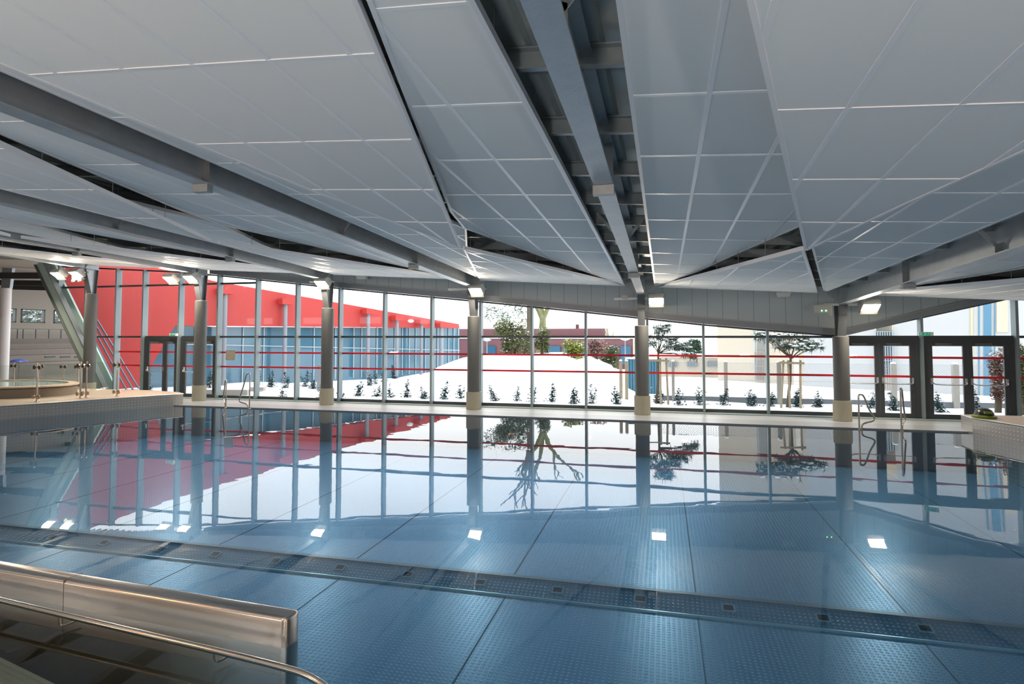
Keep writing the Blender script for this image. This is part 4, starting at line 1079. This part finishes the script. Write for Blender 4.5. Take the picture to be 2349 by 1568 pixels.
# cream and white buildings at the right
WA, WB, WC = atZ(1647, 876, -.12), atZ(1846, 893, -.12), atZ(2500, 921, -.12)
def two_wall(name, A, B, m, label, H=9.):
    o = empty(name, A, label, 'building'); d = (B-A).normalized(); n_ = Vector((-d.y, d.x, 0))
    if n_.y < 0: n_ = -n_
    MB().prism([(A.x, A.y, -1), (B.x, B.y, -1), (B.x, B.y, H), (A.x, A.y, H)], n_*5).build('wall', m, o)
    return o, n_
cb, ncb = two_wall('corner_building', WA, WB, cream_m, 'tall cream rendered building at the corner right of the centre column')
wb, nwb = two_wall('white_building', WB, WC, bwhite_m, 'tall white building behind the right double doors')
def on(A, B, n_, x0, x1, y0, y1, m, name, parent, out=.03, dep=.04):
    P = [atL(x0, y0, A, B), atL(x1, y0, A, B), atL(x1, y1, A, B), atL(x0, y1, A, B)]
    P[1].z = P[0].z; P[2].z = P[3].z
    return MB().prism([p_-n_*out for p_ in P], n_*dep).build(name, m, parent)
def grille(A, B, n_, x0, x1, y0, y1, parent, m, nv):
    g = MB()
    a0 = atL(x0, y0, A, B); a1 = atL(x1, y0, A, B); z1 = atL(x0, y1, A, B).z
    for k in range(nv+1):
        p_ = a0+(a1-a0)*(k/nv)-n_*.12; g.box(p_.x-.012, p_.x+.012, p_.y-.012, p_.y+.012, z1, a0.z)
    for k in range(5):
        z = z1+(a0.z-z1)*k/4; g.bar(Vector((a0.x, a0.y, z))-n_*.12, Vector((a1.x, a1.y, z))-n_*.12, .02, .02)
    g.build('window_bars', m, parent)
dgw = mat('dark_window', (.10, .12, .14), .3)
f = on(WA, WB, ncb, 1737, 1754, 700, 870, mat('grey_window', (.20, .21, .20), .4), 'window', cb); grille(WA, WB, ncb, 1735, 1756, 806, 872, f, conc_m, 6)
on(WA, WB, ncb, 1730, 1733, 700, 870, gmull_m, 'downpipe', cb)
on(WA, WB, ncb, 1822, 1834, 740, 890, mat('pale_panel', (.60, .58, .50), .6), 'pale_panel', cb)
f = on(WB, WC, nwb, 2010, 2046, 730, 860, dgw, 'window', wb)
grille(WB, WC, nwb, 2008, 2052, 760, 892, f, gmull_m, 8)
on(WB, WC, nwb, 2012, 2046, 862, 912, mat('pinkish_infill', (.50, .36, .28), .7), 'infill_panel', wb)
on(WB, WC, nwb, 2006, 2048, 700, 758, mat('beige_infill', (.55, .47, .36), .7), 'upper_infill', wb)
on(WB, WC, nwb, 2256, 2274, 600, 915, bluep_m, 'blue_panel', wb)
on(WB, WC, nwb, 2244, 2247, 600, 915, bluep_m, 'downpipe', wb)
on(WB, WC, nwb, 2280, 2283, 600, 915, bluep_m, 'downpipe', wb)
on(WB, WC, nwb, 2286, 2312, 640, 762, mat('beige_infill', (.55, .47, .36), .7), 'upper_infill', wb)
on(WB, WC, nwb, 2226, 2232, 700, 915, mat('rust_stain', (.50, .45, .30), .8), 'stained_pipe', wb)
tp_ = atT(1660, 700, 60)

# ------------------------------------------------------------------ camera-side shell
bw = MB(); bx = [-42]+[v for k in range(9) for v in (-36+5.2*k, -33.2+5.2*k)]+[14.8]
bw.box(-42, 14.8, -9.3, -9, -1.3, 3.3); bw.box(-42, 14.8, -9.3, -9, 3.85, 7.5)
for i in range(0, len(bx), 2): bw.box(bx[i], bx[i+1], -9.3, -9, 3.3, 3.85)
structure('wall_back', bw, interior_m)
structure('wall_right', MB().box(14.5, 14.8, -9.3, 18.9, -1.3, 5), interior_m)
structure('floor_hall', MB().box(-42, 14.5, -9.2, -4.5, -.3, -.01), tan_m)
structure('floor_side', MB().box(-42, -26.2, -4.5, 12, -.3, -.01), tan_m)

# ------------------------------------------------------------------ world, camera, view
w = bpy.data.worlds.new('overcast'); sc.world = w; w.use_nodes = True
bg = w.node_tree.nodes['Background']; bg.inputs[0].default_value = (.97, .985, 1, 1); bg.inputs[1].default_value = 1.25
cam = bpy.data.cameras.new('camera'); co = bpy.data.objects.new('camera', cam); C.objects.link(co)
co.location = (0, 0, EYE); co.rotation_euler = (pi/2+PIT, 0, YAW)
cam.sensor_width = 36; cam.lens = 36*FPX/2349; cam.shift_y = (710-784)/2349; cam.clip_end = 500; cam.clip_start = .05
sc.camera = co
vs_ = sc.view_settings; vs_.view_transform = 'Standard'; vs_.look = 'None'; vs_.gamma = 1; vs_.use_curve_mapping = False; vs_.exposure = 1.38
cy = sc.cycles
cy.max_bounces = 12; cy.diffuse_bounces = 5; cy.glossy_bounces = 5; cy.transparent_max_bounces = 24
cy.sample_clamp_indirect = 6; cy.use_denoising = True; cy.caustics_reflective = True
